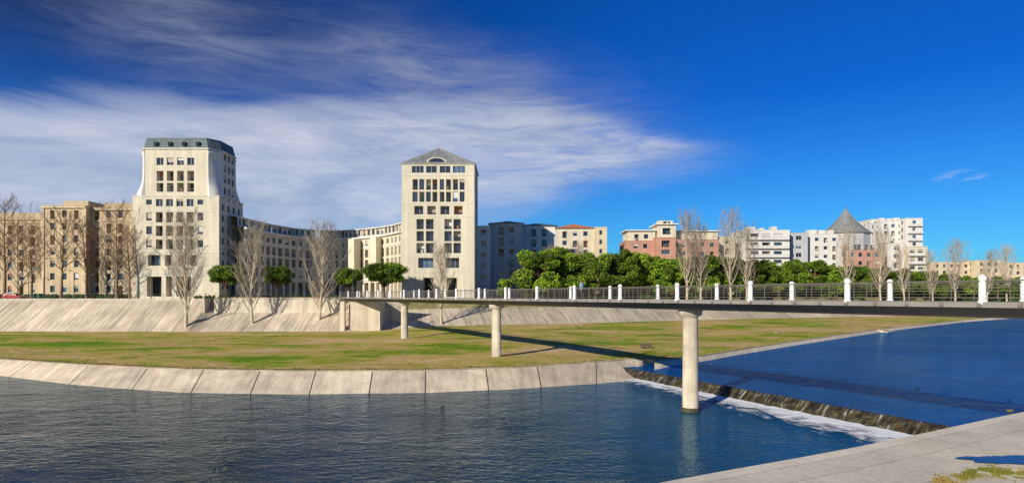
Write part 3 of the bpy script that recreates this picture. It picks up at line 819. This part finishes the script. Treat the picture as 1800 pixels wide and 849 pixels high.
for k in range(110):
    q=gp(1776+R.uniform(-4,4),724,1.4); a=R.uniform(0,6.28); i=len(vs); l=R.uniform(.06,.22)
    vs.extend([(q.x-.02,q.y,1.4),(q.x+.02,q.y,1.4),(q.x+R.uniform(-.15,.15),q.y+R.uniform(-.15,.15),1.4+l)]); fs.append((i,i+1,i+2)); sh.append(R.uniform(.5,.9))
mb.indexed('weeds',vs,fs,'grass_tuft',shades=sh); mb.build('weeds')
# ------------------------------------------------------------ footbridge
P3=Vector((14.0,49.1,0)); P2=Vector((-1.9,76.2,0)); P1=Vector((-18.2,106,0))
bd=(P1-P3).normalized(); bn=Vector((bd.y,-bd.x,0))
Pfar=P1+bd*35
def bc(s,o,z): q=P3+bd*s+bn*o; q.z=z; return q
sF=(Pfar-P3).length; sN=-62
def dz(s): return 8.72-.16*(s/100)
mb=MB()
prof=[(-2.3,0),(-2.3,-.26),(-1.95,-.34),(-1.2,-.78),(1.2,-.78),(1.95,-.34),(2.3,-.26),(2.3,0)]
N=60
for i in range(N):
    s0=lerp(sN,sF,i/N);s1=lerp(sN,sF,(i+1)/N)
    for k in range(len(prof)):
        (o0,z0),(o1,z1)=prof[k],prof[(k+1)%len(prof)]
        mt='deck_edge' if k in (0,6,7) else 'deck_concrete'
        mb.face('deck',[bc(s0,o0,dz(s0)+z0),bc(s1,o0,dz(s1)+z0),bc(s1,o1,dz(s1)+z1),bc(s0,o1,dz(s0)+z1)],mt)
for e in (sN,sF): mb.face('deck',[bc(e,o,dz(e)+z) for o,z in prof],'deck_concrete')
s=sN
while s<sF:
    a=bc(s,-2.36,0); mb.box('brackets',a,bd*-1,.18,.1,dz(s)-.22,dz(s)-.06,'deck_edge',.7)
    s+=1.65
sp=6.72
def rail(sd,ph):
    o=sd*2.12
    s=sN+((ph-sN)%sp); posts=[]
    while s<sF: posts.append(s); s+=sp
    for s in posts:
        c=bc(s,o,dz(s)); mb_p=[(.20,-.1),(.20,.06),(.155,.09),(.155,.92),(.13,.95),(.13,.99),(.17,1.02),(.185,1.12),(.16,1.22),(.09,1.28),(.0,1.30)]
        lathe(mb,'bollard_posts',(c.x,c.y,c.z),mb_p,14,'paint_white')
    for hh,r in ((1.02,.032),(.86,.010),(.70,.010),(.54,.010),(.38,.010),(.20,.016)):
        pts=[bc(lerp(sN,sF,k/40),o,dz(lerp(sN,sF,k/40))+hh) for k in range(41)]
        tube(mb,'railing',pts,[r]*41,5 if r>.03 else 4,'rail_metal')
    s=posts[0]-sp
    while s<sF:
        for k in range(1,6):
            q=s+sp*k/6
            if sN<q<sF:
                tube(mb,'railing',[bc(q,o,dz(q)-.02),bc(q,o,dz(q)+1.03)],[.020,.020],4,'rail_metal')
        s+=sp
rail(-1,-20.9); rail(1,-20.9)
for P,z0,r in ((P3,-1,.60),(P2,1.0,.58),(P1,1.0,.60),(P3-bd*32,-.5,.6)):
    s=(P-P3).dot(bd); top=dz(s)-.78-z0
    prf=[(r+.14,0),(r+.14,(1.18 if z0<0 else .6)),(r,(1.26 if z0<0 else .62)),(r*.97,top-.75),(r*1.0,top-.55),(r+.28,top-.42),(r+.32,top-.1),(r+.32,top+.0)]
    if z0<0: prf=[(r+.12,0),(r+.12,1.14),(r+.02,1.2)]+prf[3:]
    lathe(mb,'pier',(P.x,P.y,z0),prf,28,'concrete_pier')
    if z0<0: lathe(mb,'pier',(P.x,P.y,0),[(r+.135,-.2),(r+.135,.28),(r+.13,.3)],28,'joint_dark',.6)
Ya=129.5; mb.box('abutment',(xat(613,Ya),Ya),(1,0),(668-613)/F*Ya,7.5,1.2,7.62,'concrete_wall',1.0)
mb.box('abutment',(xat(600.5,Ya),Ya-1.2),(1,0),.9,1.0,1.2,7.66,'concrete_wall',1.08)
mb.box('abutment',(xat(668,131),135),(1,.12),5.0,.5,1.2,7.7,'concrete_wall',.85)
mb.build('footbridge')
def bench(px,py,w,rot=0,mat='stone_bench'):
    q=ground_at(px,py); mb=MB(); U=Vector((math.cos(rot),math.sin(rot),0)); B=Vector((-U.y,U.x,0)); z=q.z-.05
    O=q-U*w/2
    mb.box('seat',O,U,w,.6,z+.40,z+.52,mat,1.2)
    mb.box('leg_1',O+U*.15+B*.08,U,.35,.44,z,z+.398,mat)
    mb.box('leg_2',O+U*(w-.5)+B*.08,U,.35,.44,z,z+.398,mat)
    if mat!='stone_bench': mb.box('backrest',O+B*.45,U,w,.1,z+.522,z+.85,mat,1.0)
    mb.build('park_bench')
bench(1138,614,1.7,.2,'joint_dark'); bench(1372,588,2.0,.3); bench(1014,573,2.4); bench(1216,569,2.6); bench(1490,570,2.4,.3)
mb=MB(); s=gp(1556,584,.9); U=(rowB(1600)-rowB(1520)).normalized(); 
U=Vector((U.x,U.y,0)).normalized(); Bk=Vector((-U.y,U.x,0))
for k in range(5): mb.box('steps',s-Bk*(.5)+Bk*.45*k,U,5.0,.45,.6,.98+.13*k,'concrete_bank',R.uniform(.8,1.1))
mb.build('stone_steps')
# ------------------------------------------------------------ trees
UP=Vector((0,0,1))
def bare_tree_mesh(seed,H,r0,nl,spread,bark,twig,name,first=.2,asc=.55,limb=.42,sub=7,tw=5):
    rr=random.Random(seed); mb=MB()
    def path(p,d,L,n,wob,up):
        pts=[p.copy()]; q=p.copy(); dd=d.copy()
        for i in range(n):
            dd=(dd+Vector((rr.gauss(0,wob),rr.gauss(0,wob),rr.gauss(0,wob)*.5+up))).normalized(); q=q+dd*(L/n); pts.append(q.copy())
        return pts
    tr=path(Vector((0,0,-.4)),UP,H*.93,12,.035,.02)
    rad=[r0*(1-.93*(i/12)**.85) for i in range(13)]; rad[0]*=1.3
    tube(mb,'tree',tr,rad,8,bark)
    def pick(pts,t):
        f=t*(len(pts)-1); i=min(int(f),len(pts)-2); return pts[i].lerp(pts[i+1],f-i),(pts[i+1]-pts[i]).normalized()
    for k in range(nl):
        t=lerp(first,.97,(k+rr.random())/nl); p,d=pick(tr,t)
        a=k*2.4+rr.uniform(-.5,.5); out=Vector((math.cos(a),math.sin(a),0))
        env=math.sin(math.pi*min(1,(t-first+.12)/(1.15-first))**.8)
        L=H*limb*(.35+.65*env)*rr.uniform(.8,1.15)*(1 if t<.8 else .8)
        dr=(out*spread+UP*asc).normalized()
        lp=path(p,dr,L,6,.09,.10)
        rl=max(.035,r0*.42*(1-t*.75)); tube(mb,'tree',lp,[lerp(rl,.02,i/6) for i in range(7)],5,bark)
        for m in range(sub):
            t2=lerp(.18,1,(m+rr.random())/sub); p2,d2=pick(lp,min(t2,.99))
            rv=Vector((rr.gauss(0,1),rr.gauss(0,1),rr.gauss(0,.5))).normalized()
            L2=L*.42*(1.1-t2*.55)*rr.uniform(.7,1.2)
            sp_=path(p2,(d2*.8+rv*.75*spread/.6+UP*.35).normalized(),L2,4,.12,.08)
            tube(mb,'tree',sp_,[lerp(max(.02,rl*.4),.012,i/4) for i in range(5)],3,twig,rr.uniform(.8,1.2))
            for q in range(tw):
                t3=lerp(.25,1,(q+rr.random())/tw); p3,d3=pick(sp_,min(t3,.99))
                rv=Vector((rr.gauss(0,1),rr.gauss(0,1),rr.gauss(0,.6))).normalized()
                tp=path(p3,(d3*.7+rv*.8+UP*.35).normalized(),L2*.45*rr.uniform(.6,1.2)+.3,2,.15,.08)
                tube(mb,'tree',tp,[.016,.013,.009],3,twig,rr.uniform(.75,1.2))
    return mb.mesh('tree',name)
PAL=[bare_tree_mesh(s,20,.34,30,.50,'bark_pale','twig_pale','poplar_mesh',first=.15,asc=.78,limb=.38,sub=8,tw=6) for s in (1,2,3)]
BRN=[bare_tree_mesh(s+20,20,.40,24,.85,'bark_brown','twig_brown','plane_tree_mesh',first=.28,asc=.55,limb=.40,sub=8,tw=6) for s in (1,2)]
def place(mesh,name,loc,sc,rot,sx=1):
    o=bpy.data.objects.new(name,mesh); COL.objects.link(o); o.location=loc; o.scale=(sc*sx,sc*sx,sc); o.rotation_euler=(0,0,rot); return o
def pt(mesh,name,px,pybase,pytop,z=None,Y=None,sx=1,rot=None):
    if Y is None: q=gp(px,pybase,z)
    else: q=Vector((xat(px,Y),Y,z))
    h=zat(pytop,q.y)-q.z
    place(mesh,name,q,h/20.0,R.uniform(0,6.28) if rot is None else rot,sx)
pt(PAL[0],'poplar_tree',326,583,372,1.5,sx=1.0); pt(PAL[1],'poplar_tree',445,582,388,1.5,sx=.9); pt(PAL[2],'poplar_tree',560,581,392,1.5,sx=1.1)
pt(PAL[0],'poplar_tree',776,573,428,2.8,Y=137.5,sx=1.0,rot=2)
for px,top in ((1207,368),(1232,392),(1285,366),(1312,396),(1490,398),(1548,402),(1590,430),(1640,440),(1680,420),(1735,440),(1770,430)):
    u=rowU(px); pt(PAL[R.randrange(3)],'poplar_tree',px,0,top,6.1,Y=u.y+.6,sx=R.uniform(.8,1.0))
for px,top,Y in ((1020,425,192),(968,430,178)): pt(PAL[R.randrange(3)],'poplar_tree',px,0,top,8,Y=Y,sx=R.uniform(.8,1.0))
for px,top in ((-48,360),(8,342),(55,385),(107,362),(152,380),(205,352),(228,392)):
    pt(BRN[R.randrange(2)],'plane_tree',px,0,top,8,Y=R.uniform(140.5,141.8) if px%2 else 150.5,sx=R.uniform(.8,.95))
def leafblob(rr,vs,fs,sh,c,r,n,size,base,flat=.75):
    for k in range(n):
        v=Vector((rr.gauss(0,1),rr.gauss(0,1),rr.gauss(0,1))).normalized()*r*rr.uniform(.72,1.08); v.z*=flat
        q=c+v; a=Vector((rr.gauss(0,1),rr.gauss(0,1),rr.gauss(0,1))).normalized(); b=a.orthogonal().normalized(); e=a.cross(b)
        s_=size*rr.uniform(.6,1.3); i=len(vs)
        vs.extend([q-b*s_-e*s_*.5,q+b*s_-e*s_*.4,q+b*s_*.5+e*s_*.6,q-b*s_*.6+e*s_*.5]); fs.append((i,i+1,i+2,i+3)); sh.append(base*rr.uniform(.7,1.3))
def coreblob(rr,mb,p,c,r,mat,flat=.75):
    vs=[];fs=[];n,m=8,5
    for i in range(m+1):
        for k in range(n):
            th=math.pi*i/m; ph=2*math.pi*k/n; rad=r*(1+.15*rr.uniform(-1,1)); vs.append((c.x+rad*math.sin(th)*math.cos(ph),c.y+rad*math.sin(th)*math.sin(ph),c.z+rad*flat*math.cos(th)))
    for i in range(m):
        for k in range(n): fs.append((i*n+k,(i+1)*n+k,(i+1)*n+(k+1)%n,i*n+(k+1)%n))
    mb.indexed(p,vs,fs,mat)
def pine_mesh(seed,H=12,W=10,crown=.62,name='pine_mesh',nc=40,boxy=0):
    rr=random.Random(seed); mb=MB(); vs=[];fs=[];sh=[]
    cz=H*(1-crown/2); hz=H*crown/2
    tube(mb,'tree',[Vector((0,0,-.3)),Vector((.1,.05,H*.25)),Vector((.25,0,H*.5)),Vector((.2,.1,H*.7))],[.32,.26,.22,.14],8,'bark_pine')
    for k in range(nc):
        while True:
            v=Vector((rr.uniform(-1,1),rr.uniform(-1,1),rr.uniform(-1,1)))
            l=math.sqrt(v.x**2+v.y**2+(v.z**2 if v.z>0 else (v.z*(1-boxy))**2))
            if .35<l<.9: break
        r=rr.uniform(1.0,1.7)*W/10
        c=Vector((v.x*(W/2-r*.5),v.y*(W/2-r*.5),cz+v.z*(hz-r*.5)))
        tube(mb,'tree',[Vector((.2,0,H*.3)),Vector((c.x*.5,c.y*.5,lerp(H*.3,c.z,.6))),c],[.11,.07,.03],4,'bark_pine')
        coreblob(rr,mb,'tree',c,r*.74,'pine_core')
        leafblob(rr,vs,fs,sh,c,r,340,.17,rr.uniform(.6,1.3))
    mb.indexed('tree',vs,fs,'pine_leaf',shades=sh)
    return mb.mesh('tree',name)
PIN=[pine_mesh(5,12,10,.86,boxy=.5),pine_mesh(6,12,11,.84,boxy=.55,nc=46),pine_mesh(8,12,8.5,.88,boxy=.4)]
PINU=pine_mesh(15,12,11,.66)
def pine(px,pyt,width_px,dY=0,zb=8,v=None,Y=None):
    if Y is None: Y=rowG(px).y+2.5+dY
    i=R.randrange(3) if v is None else v; H=zat(pyt,Y)-zb; q=Vector((xat(px,Y),Y,zb)); sc=H/12
    me,wd_=(PINU,11) if i==3 else (PIN[i],[10,11,8.5][i])
    w=width_px/F*Y/(wd_*sc)
    place(me,'pine_tree',q,sc,R.uniform(0,6.28),w*1.2)
for a in ((398,463,60,144),(486,464,48,146),(612,468,46,148),(676,458,72,146)): pine(a[0],a[1],a[2],v=3,Y=a[3])
for a in ((947,432,88,0,8,1),(1000,440,74,2),(1046,438,68),(1088,432,70,2),(1122,439,58,5),(1160,445,62,1),(1195,444,58,4),(1236,443,62,0),(1278,446,60,3),(1318,453,52,1),
          (985,429,68,8),(1350,452,60,4),(1392,450,62,1),(1432,454,56,5),(1468,461,50,1),(1505,463,52,4),(1546,466,50,0),(1588,469,44,3),(1625,472,40,0),(1665,477,38,2),(1708,481,38),(1752,484,36),(1798,484,38)):
    pine(*a)
pine(886,488,24,v=2,Y=158)
def distant():
    rr=random.Random(3); mb=MB(); vs=[];fs=[];sh=[]
    for k in range(150):
        px=rr.uniform(908,1880); Y=rowG(px).y+rr.uniform(6,10); top=interp([(905,474),(1100,464),(1330,468),(1480,476),(1640,488),(1900,491)],px)+rr.uniform(-3,9)
        z=zat(top,Y); x=xat(px,Y); r=rr.uniform(1.6,2.6)
        zz=z-r*.8
        while zz>7:
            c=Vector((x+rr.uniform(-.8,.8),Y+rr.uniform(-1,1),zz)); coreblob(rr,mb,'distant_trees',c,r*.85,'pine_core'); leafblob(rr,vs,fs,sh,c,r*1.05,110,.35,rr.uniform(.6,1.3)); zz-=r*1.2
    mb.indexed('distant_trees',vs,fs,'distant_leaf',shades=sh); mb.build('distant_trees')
distant()
def hedge(name,pts,w,h,z):
    rr=random.Random(9); mb=MB(); vs=[];fs=[];sh=[]
    for a,b in zip(pts,pts[1:]):
        a=Vector(a);b=Vector(b);n=int((b-a).length/.8)
        for k in range(n):
            c=a.lerp(b,k/n)+Vector((rr.uniform(-.2,.2),rr.uniform(-.2,.2),0)); c.z=z+h*.45
            if rr.random()<.12: continue
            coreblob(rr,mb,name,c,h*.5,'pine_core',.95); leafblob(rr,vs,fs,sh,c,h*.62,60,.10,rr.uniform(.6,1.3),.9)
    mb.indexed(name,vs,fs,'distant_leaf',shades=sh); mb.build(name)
hedge('hedge',[(xat(345,142),142,0),(xat(640,142),142.5,0)],1,1.0,8.0)
hedge('hedge',[(xat(-50,151),151,0),(xat(225,151),151.5,0)],1,1.3,8.0)
hedge('hedge',[tuple(rowG(p)+Vector((0,.8,0))) for p in range(980,1890,30)],1,1.5,7.8)
# ------------------------------------------------------------ vehicles, lamps, people
def car(loc,rot,paint,name='parked_car'):
    mb=MB(); Wd=1.7
    low=[(-2.1,.32),(-2.08,.75),(-1.85,.92),(-1.0,.98),(1.1,.95),(1.95,.82),(2.1,.6),(2.1,.3)]
    top=[(-1.75,.95),(-1.35,1.42),(-.2,1.5),(.45,1.42),(1.15,.96)]
    def ext(prof,w0,w1,mat,p):
        n=len(prof)
        A=[(x,-w0/2 if z<1 else -w1/2,z) for x,z in prof]; B=[(x,w0/2 if z<1 else w1/2,z) for x,z in prof]
        mb.face(p,A,mat); mb.face(p,B[::-1],mat)
        for i in range(n): j=(i+1)%n; mb.face(p,[A[j],A[i],B[i],B[j]],mat)
    ext(low,Wd,Wd,paint,'body'); ext(top,Wd-.12,Wd-.4,paint,'roof')
    for s_ in (-1,1):
        y0=s_*(Wd-.12)/2;y1=s_*(Wd-.4)/2
        for q in ([(-1.5,1.0),(-1.25,1.36),(-.35,1.43),(-.35,1.0)],[(-.25,1.0),(-.25,1.43),(.38,1.37),(.95,1.0)]):
            mb.face('windows',[(x,lerp(y0,y1,(z-.95)/.55)*1.01+s_*.035,z) for x,z in q],'glass')
    mb.face('windows',[(1.13,-.7,1.0),(1.13,.7,1.0),(.52,.6,1.42),(.52,-.6,1.42)],'glass'); mb.face('windows',[(-1.74,-.7,1.02),(-1.74,.7,1.02),(-1.4,.6,1.4),(-1.4,-.6,1.4)],'glass')
    for x in (-1.3,1.3):
        for s_ in (-1,1):
            c=Vector((x,s_*(Wd/2-.08),.32)); tube(mb,'wheels',[c-Vector((0,s_*.1,0)),c+Vector((0,s_*.11,0))],[.32,.32],16,'tyre',cap=True)
            tube(mb,'wheels',[c+Vector((0,s_*.1,0)),c+Vector((0,s_*.125,0))],[.19,.19],12,'hub',cap=True)
    mb.box('lights',(2.02,-.75),(1,0),.1,.3,.62,.76,'paint_white'); mb.box('lights',(2.02,.45),(1,0),.1,.3,.62,.76,'paint_white')
    mb.box('bumper',(-2.14,-.8),(1,0),.1,1.6,.36,.52,'frame_dark'); mb.box('bumper',(2.06,-.8),(1,0),.1,1.6,.36,.52,'frame_dark')
    e=mb.build(name); e.location=loc; e.rotation_euler=(0,0,rot)
car((xat(24,143.6),143.6,8.02),0,'car_paint'); car((xat(-30,143.7),143.7,8.02),0,'car_paint_dark')
def lamp(px,Y,h=6.5):
    mb=MB(); lathe(mb,'pole',(0,0,0),[(.16,0),(.16,.5),(.08,.6),(.055,h),(.055,h+.05)],8,'lamp_metal')
    tube(mb,'arm',[Vector((0,0,h)),Vector((0,-.5,h+.35)),Vector((0,-1.2,h+.4))],[.04,.035,.03],6,'lamp_metal')
    lathe(mb,'lantern',(0,-1.25,h+.2),[(.05,.25),(.16,.2),(.24,.02),(.18,-.03)],10,'lamp_metal')
    e=mb.build('street_lamp'); e.location=(xat(px,Y),Y,8)
for px,Y in ((130,149.4),(265,142),(520,143),(620,143),(905,160),(50,149.4)): lamp(px,Y)
mb=MB(); mb.box('bin_body',(0,0),X1,1.5,1.1,.15,1.25,'rubbish_green'); mb.box('bin_lid',(-.05,-.05),X1,1.6,1.2,1.253,1.4,'rubbish_green',1.3)
tube(mb,'wheels',[Vector((.2,.0,.1)),Vector((.2,.15,.1))],[.1,.1],8,'tyre',cap=True)
e=mb.build('recycling_bin'); e.location=(xat(60,142),141.4,8.0)
def person():
    J=[];Ed=[];Rd=[]
    def v(x,y,z,r): J.append((x,y,z)); Rd.append(r); return len(J)-1
    def e(a,b): Ed.append((a,b))
    pel=v(0,0,.95,.145); wa=v(0,0,1.12,.13); ch=v(0.01,0,1.34,.155); nk=v(.02,0,1.47,.06); hd=v(.03,0,1.56,.085); ht=v(.03,0,1.66,.085)
    e(pel,wa);e(wa,ch);e(ch,nk);e(nk,hd);e(hd,ht)
    for s_ in (-1,1):
        hp=v(0,s_*.10,.88,.10); kn=v(.16*s_+.04,s_*.10,.50,.068); an=v(.26*s_-.06,s_*.10,.10,.045); to=v(.26*s_+.10,s_*.11,.045,.04)
        e(pel,hp);e(hp,kn);e(kn,an);e(an,to)
        sh_=v(0,s_*.19,1.40,.065); el=v(-.10*s_-.02,s_*.25,1.13,.048); wr=v(-.14*s_+.10,s_*.25,.90,.034); pm=v(-.16*s_+.12,s_*.25,.83,.032)
        e(ch,sh_);e(sh_,el);e(el,wr);e(wr,pm)
        for k in range(4):
            f1=v(-.16*s_+.12+(-.03+.02*k),s_*.255,.775,.009); f2=v(-.16*s_+.14+(-.03+.02*k),s_*.24,.735-.008*(k in (1,2)),.008); e(pm,f1);e(f1,f2)
        t1=v(-.16*s_+.16,s_*.225,.81,.01); t2=v(-.16*s_+.175,s_*.215,.775,.009); e(pm,t1);e(t1,t2)
    me=bpy.data.meshes.new('body'); me.from_pydata(J,Ed,[]); o=bpy.data.objects.new('body',me); COL.objects.link(o)
    o.modifiers.new('s','SKIN'); 
    for i,r in enumerate(Rd): me.skin_vertices[0].data[i].radius=(r,r)
    me.skin_vertices[0].data[0].use_root=True
    m=o.modifiers.new('b','SUBSURF'); m.levels=2; m.render_levels=2
    dg=bpy.context.evaluated_depsgraph_get(); nm=bpy.data.meshes.new_from_object(o.evaluated_get(dg)); bpy.data.objects.remove(o)
    nm.materials.clear()
    for mm in ('jacket_blue','trousers_dark','skin_tone','shoe_dark'): nm.materials.append(MATS[mm])
    for p in nm.polygons:
        z=p.center.z; p.use_smooth=True
        lat=abs(p.center.y)>.2
        p.material_index=2 if z>1.46 or (lat and z<.9) else (3 if z<.12 else (0 if (z>.92 or lat) else 1))
    o=bpy.data.objects.new('body',nm); COL.objects.link(o)
    em=bpy.data.objects.new('pedestrian',None); COL.objects.link(em); o.parent=em
    def ball(nme,c,r,mat,sc=(1,1,1)):
        bm=bmesh.new(); bmesh.ops.create_uvsphere(bm,u_segments=14,v_segments=10,radius=r); mm=bpy.data.meshes.new(nme); bm.to_mesh(mm); bm.free(); mm.materials.append(MATS[mat])
        ob=bpy.data.objects.new(nme,mm); COL.objects.link(ob); ob.location=c; ob.scale=sc; ob.parent=em
        for p in mm.polygons: p.use_smooth=True
    ball('hair',(.012,0,1.665),.105,'hair_dark',(1,.9,.95)); ball('nose',(.125,0,1.60),.018,'skin_tone'); 
    for s_ in (-1,1): ball('eye',(.108,s_*.03,1.625),.012,'hair_dark'); ball('ear',(.03,s_*.088,1.61),.024,'skin_tone',(1,.4,1.3))
    ball('mouth',(.112,0,1.565),.02,'skin_tone',(.5,1.2,.4))
    return em
em=person()
best=min([k*.1 for k in range(0,500)],key=lambda s:abs(bc(s,.3,0).x/bc(s,.3,0).y-(1022-900)/1100))
em.location=bc(best,.3,dz(best)); em.rotation_euler=(0,0,math.atan2(bd.y,bd.x)+math.pi); em.scale=(1.05,1.05,1.05)
# duck
mb=MB()
vs=[];fs=[];n=10
prf=[(-.26,.02,.0),(-.2,.05,.07),(-.1,.1,.03),(.0,.12,.02),(.1,.1,.02),(.17,.06,.05),(.19,.045,.13),(.21,.05,.19),(.25,.035,.2),(.3,.015,.18),(.33,.008,.17)]
for x,r,z in prf:
    for k in range(n): vs.append((x,r*math.cos(2*math.pi*k/n),z+r*.8*math.sin(2*math.pi*k/n)))
for i in range(len(prf)-1):
    for k in range(n): fs.append((i*n+k,i*n+(k+1)%n,(i+1)*n+(k+1)%n,(i+1)*n+k))
mb.indexed('duck',vs,fs,'feather',smooth=True); d=mb.build('duck'); d.location=gp(778,712,.03); d.rotation_euler=(0,0,2.6)
# ------------------------------------------------------------ sun, sky, camera
EL=math.radians(22.5); hx,hy=.60,.80
sun=bpy.data.lights.new('sun','SUN'); sun.energy=5.0; sun.angle=math.radians(.5); sun.color=(1,.915,.78)
so=bpy.data.objects.new('sun',sun); COL.objects.link(so)
dv=Vector((hx*math.cos(EL),hy*math.cos(EL),-math.sin(EL))); so.rotation_euler=dv.to_track_quat('-Z','Y').to_euler()
w=bpy.data.worlds.new('World'); SC.world=w; w.use_nodes=True; nt=w.node_tree; nt.nodes.clear()
out=nd(nt,'ShaderNodeOutputWorld'); bg=nd(nt,'ShaderNodeBackground'); nt.links.new(bg.outputs[0],out.inputs[0]); bg.inputs[1].default_value=.1
sky=nd(nt,'ShaderNodeTexSky'); sky.sky_type='NISHITA'; sky.sun_disc=False; sky.sun_elevation=EL; sky.sun_rotation=math.atan2(-hx,-hy)%(2*math.pi)
sky.ozone_density=3.0; sky.air_density=1.0; sky.dust_density=.3
tc=nd(nt,'ShaderNodeTexCoord').outputs['Generated']; sx=nd(nt,'ShaderNodeSeparateXYZ'); nt.links.new(tc,sx.inputs[0])
x,y,z=sx.outputs
az=math_(nt,'ARCTAN2',x,y); hyp=math_(nt,'SQRT',math_(nt,'ADD',math_(nt,'MULTIPLY',x,x),math_(nt,'MULTIPLY',y,y)))
el=math_(nt,'DIVIDE',z,math_(nt,'MAXIMUM',hyp,.02))
cb=nd(nt,'ShaderNodeCombineXYZ'); nt.links.new(az,cb.inputs[0]); nt.links.new(el,cb.inputs[1]); P_=cb.outputs[0]
tint=mixc(nt,mrange(nt,el,0,.30,0,1),(.20,.72,1.15),(.025,.38,1.06))
base=mixc(nt,1.0,sky.outputs[0],tint,'MULTIPLY')
n_w=noise_(nt,1.0,7,.6,mapscale=(3.2,13,1),coord=P_,rot=(0,0,-.12),dist=.9)
n_l=noise_(nt,1.0,3,.5,mapscale=(2.2,5,1),coord=P_,rot=(0,0,-.1))
n_f=noise_(nt,1.0,8,.70,mapscale=(6,34,1),coord=P_,rot=(0,0,.16),dist=1.0)
def curve(inp,pts,lo=-.8,hi=.8):
    t=mrange(nt,inp,lo,hi,0,1); c=nd(nt,'ShaderNodeFloatCurve'); cu=c.mapping.curves[0]
    cu.points[0].location=(0,pts[0][1]); cu.points[-1].location=(1,pts[-1][1])
    for a,b in pts[1:-1]: cu.points.new((a-lo)/(hi-lo),b)
    for p in cu.points: p.handle_type='AUTO_CLAMPED'
    c.mapping.update(); nt.links.new(t,c.inputs['Value']); return c.outputs[0]
e2=math_(nt,'ADD',el,math_(nt,'MULTIPLY',math_(nt,'SUBTRACT',n_w,.5),.09))
up_=curve(az,[(-.8,.240),(-.69,.250),(-.45,.280),(-.27,.300),(-.05,.310),(.1,.290),(.25,.250),(.36,.222),(.42,.21),(.8,.2)])
lo_=curve(az,[(-.8,-.02),(-.45,.0),(-.3,.035),(-.1,.090),(.02,.115),(.12,.145),(.25,.178),(.36,.200),(.42,.204),(.8,.2)])
a1=mrange(nt,math_(nt,'SUBTRACT',up_,e2),-.022,.035,0,1,True)
a2=mrange(nt,math_(nt,'SUBTRACT',e2,lo_),-.02,.08,0,1,True)
aend=mrange(nt,math_(nt,'ADD',az,math_(nt,'MULTIPLY',n_w,.10)),.28,.47,1,0,True)
dens=math_(nt,'MULTIPLY',math_(nt,'MULTIPLY',a1,a2),aend)
wisp=mrange(nt,n_f,.36,.60,.25,1)
wl=mrange(nt,az,-.40,.3,.0,1)
wisp=math_(nt,'ADD',math_(nt,'MULTIPLY',wisp,math_(nt,'ADD',math_(nt,'MULTIPLY',wl,.58),.26)),math_(nt,'SUBTRACT',.68,math_(nt,'MULTIPLY',wl,.54)))
dens=math_(nt,'MULTIPLY',dens,wisp,clamp=True)
v1=mrange(nt,math_(nt,'ADD',el,math_(nt,'MULTIPLY',az,.12)),.20,.26,0,1,True)
v2=mrange(nt,math_(nt,'ADD',math_(nt,'ADD',el,math_(nt,'MULTIPLY',az,.34)),math_(nt,'MULTIPLY',math_(nt,'SUBTRACT',n_w,.5),.14)),.29,.46,1,0,True)
v3=mrange(nt,math_(nt,'ADD',az,math_(nt,'MULTIPLY',n_w,.2)),-.58,-.38,.12,1,True); v4=mrange(nt,az,-.0,.42,1,0,True)
veil=math_(nt,'MULTIPLY',math_(nt,'MULTIPLY',v3,v4),math_(nt,'MULTIPLY',mrange(nt,n_l,.34,.58,.3,1,True),mrange(nt,n_f,.34,.62,.32,1)))
v5=mrange(nt,el,.36,.50,1,.15,True)
veil=math_(nt,'MULTIPLY',math_(nt,'MULTIPLY',math_(nt,'MULTIPLY',veil,v5),v2),.80)
veil=math_(nt,'MULTIPLY',veil,mrange(nt,el,.17,.26,0,1,True))
def blob(a0,e0,ra,re):
    da=math_(nt,'DIVIDE',math_(nt,'SUBTRACT',az,a0),ra); de=math_(nt,'DIVIDE',math_(nt,'SUBTRACT',el,e0),re)
    r=math_(nt,'ADD',math_(nt,'MULTIPLY',da,da),math_(nt,'MULTIPLY',de,de)); return mrange(nt,r,0,1,1,0,True)
sm=math_(nt,'MULTIPLY',blob(.621,.152,.035,.012),mrange(nt,n_f,.46,.66,0,.6))
darkL=math_(nt,'MULTIPLY',mrange(nt,az,-.75,.35,.70,0,True),mrange(nt,el,.2,.42,0,1,True))
base=scalec(nt,base,math_(nt,'SUBTRACT',1,darkL))
c=mixc(nt,veil,base,(2.6,3.0,4.5))
ccol=mixc(nt,mrange(nt,n_w,.35,.65,0,1),(4.0,4.7,6.2),(6.6,6.9,7.8))
c=mixc(nt,math_(nt,'MULTIPLY',dens,.92),c,ccol)
c=mixc(nt,sm,c,(6,6.8,8))
nt.links.new(c,bg.inputs[0])
cam=bpy.data.cameras.new('camera'); co=bpy.data.objects.new('camera',cam); COL.objects.link(co)
co.location=(0,0,EYE); co.rotation_euler=(math.radians(90),0,0); cam.sensor_width=36; cam.lens=36*F/1800; cam.shift_y=(HY-424.5)/1800; cam.clip_start=.3; cam.clip_end=9000
SC.camera=co
SC.view_settings.view_transform='Standard'; SC.view_settings.look='None'; SC.view_settings.exposure=0
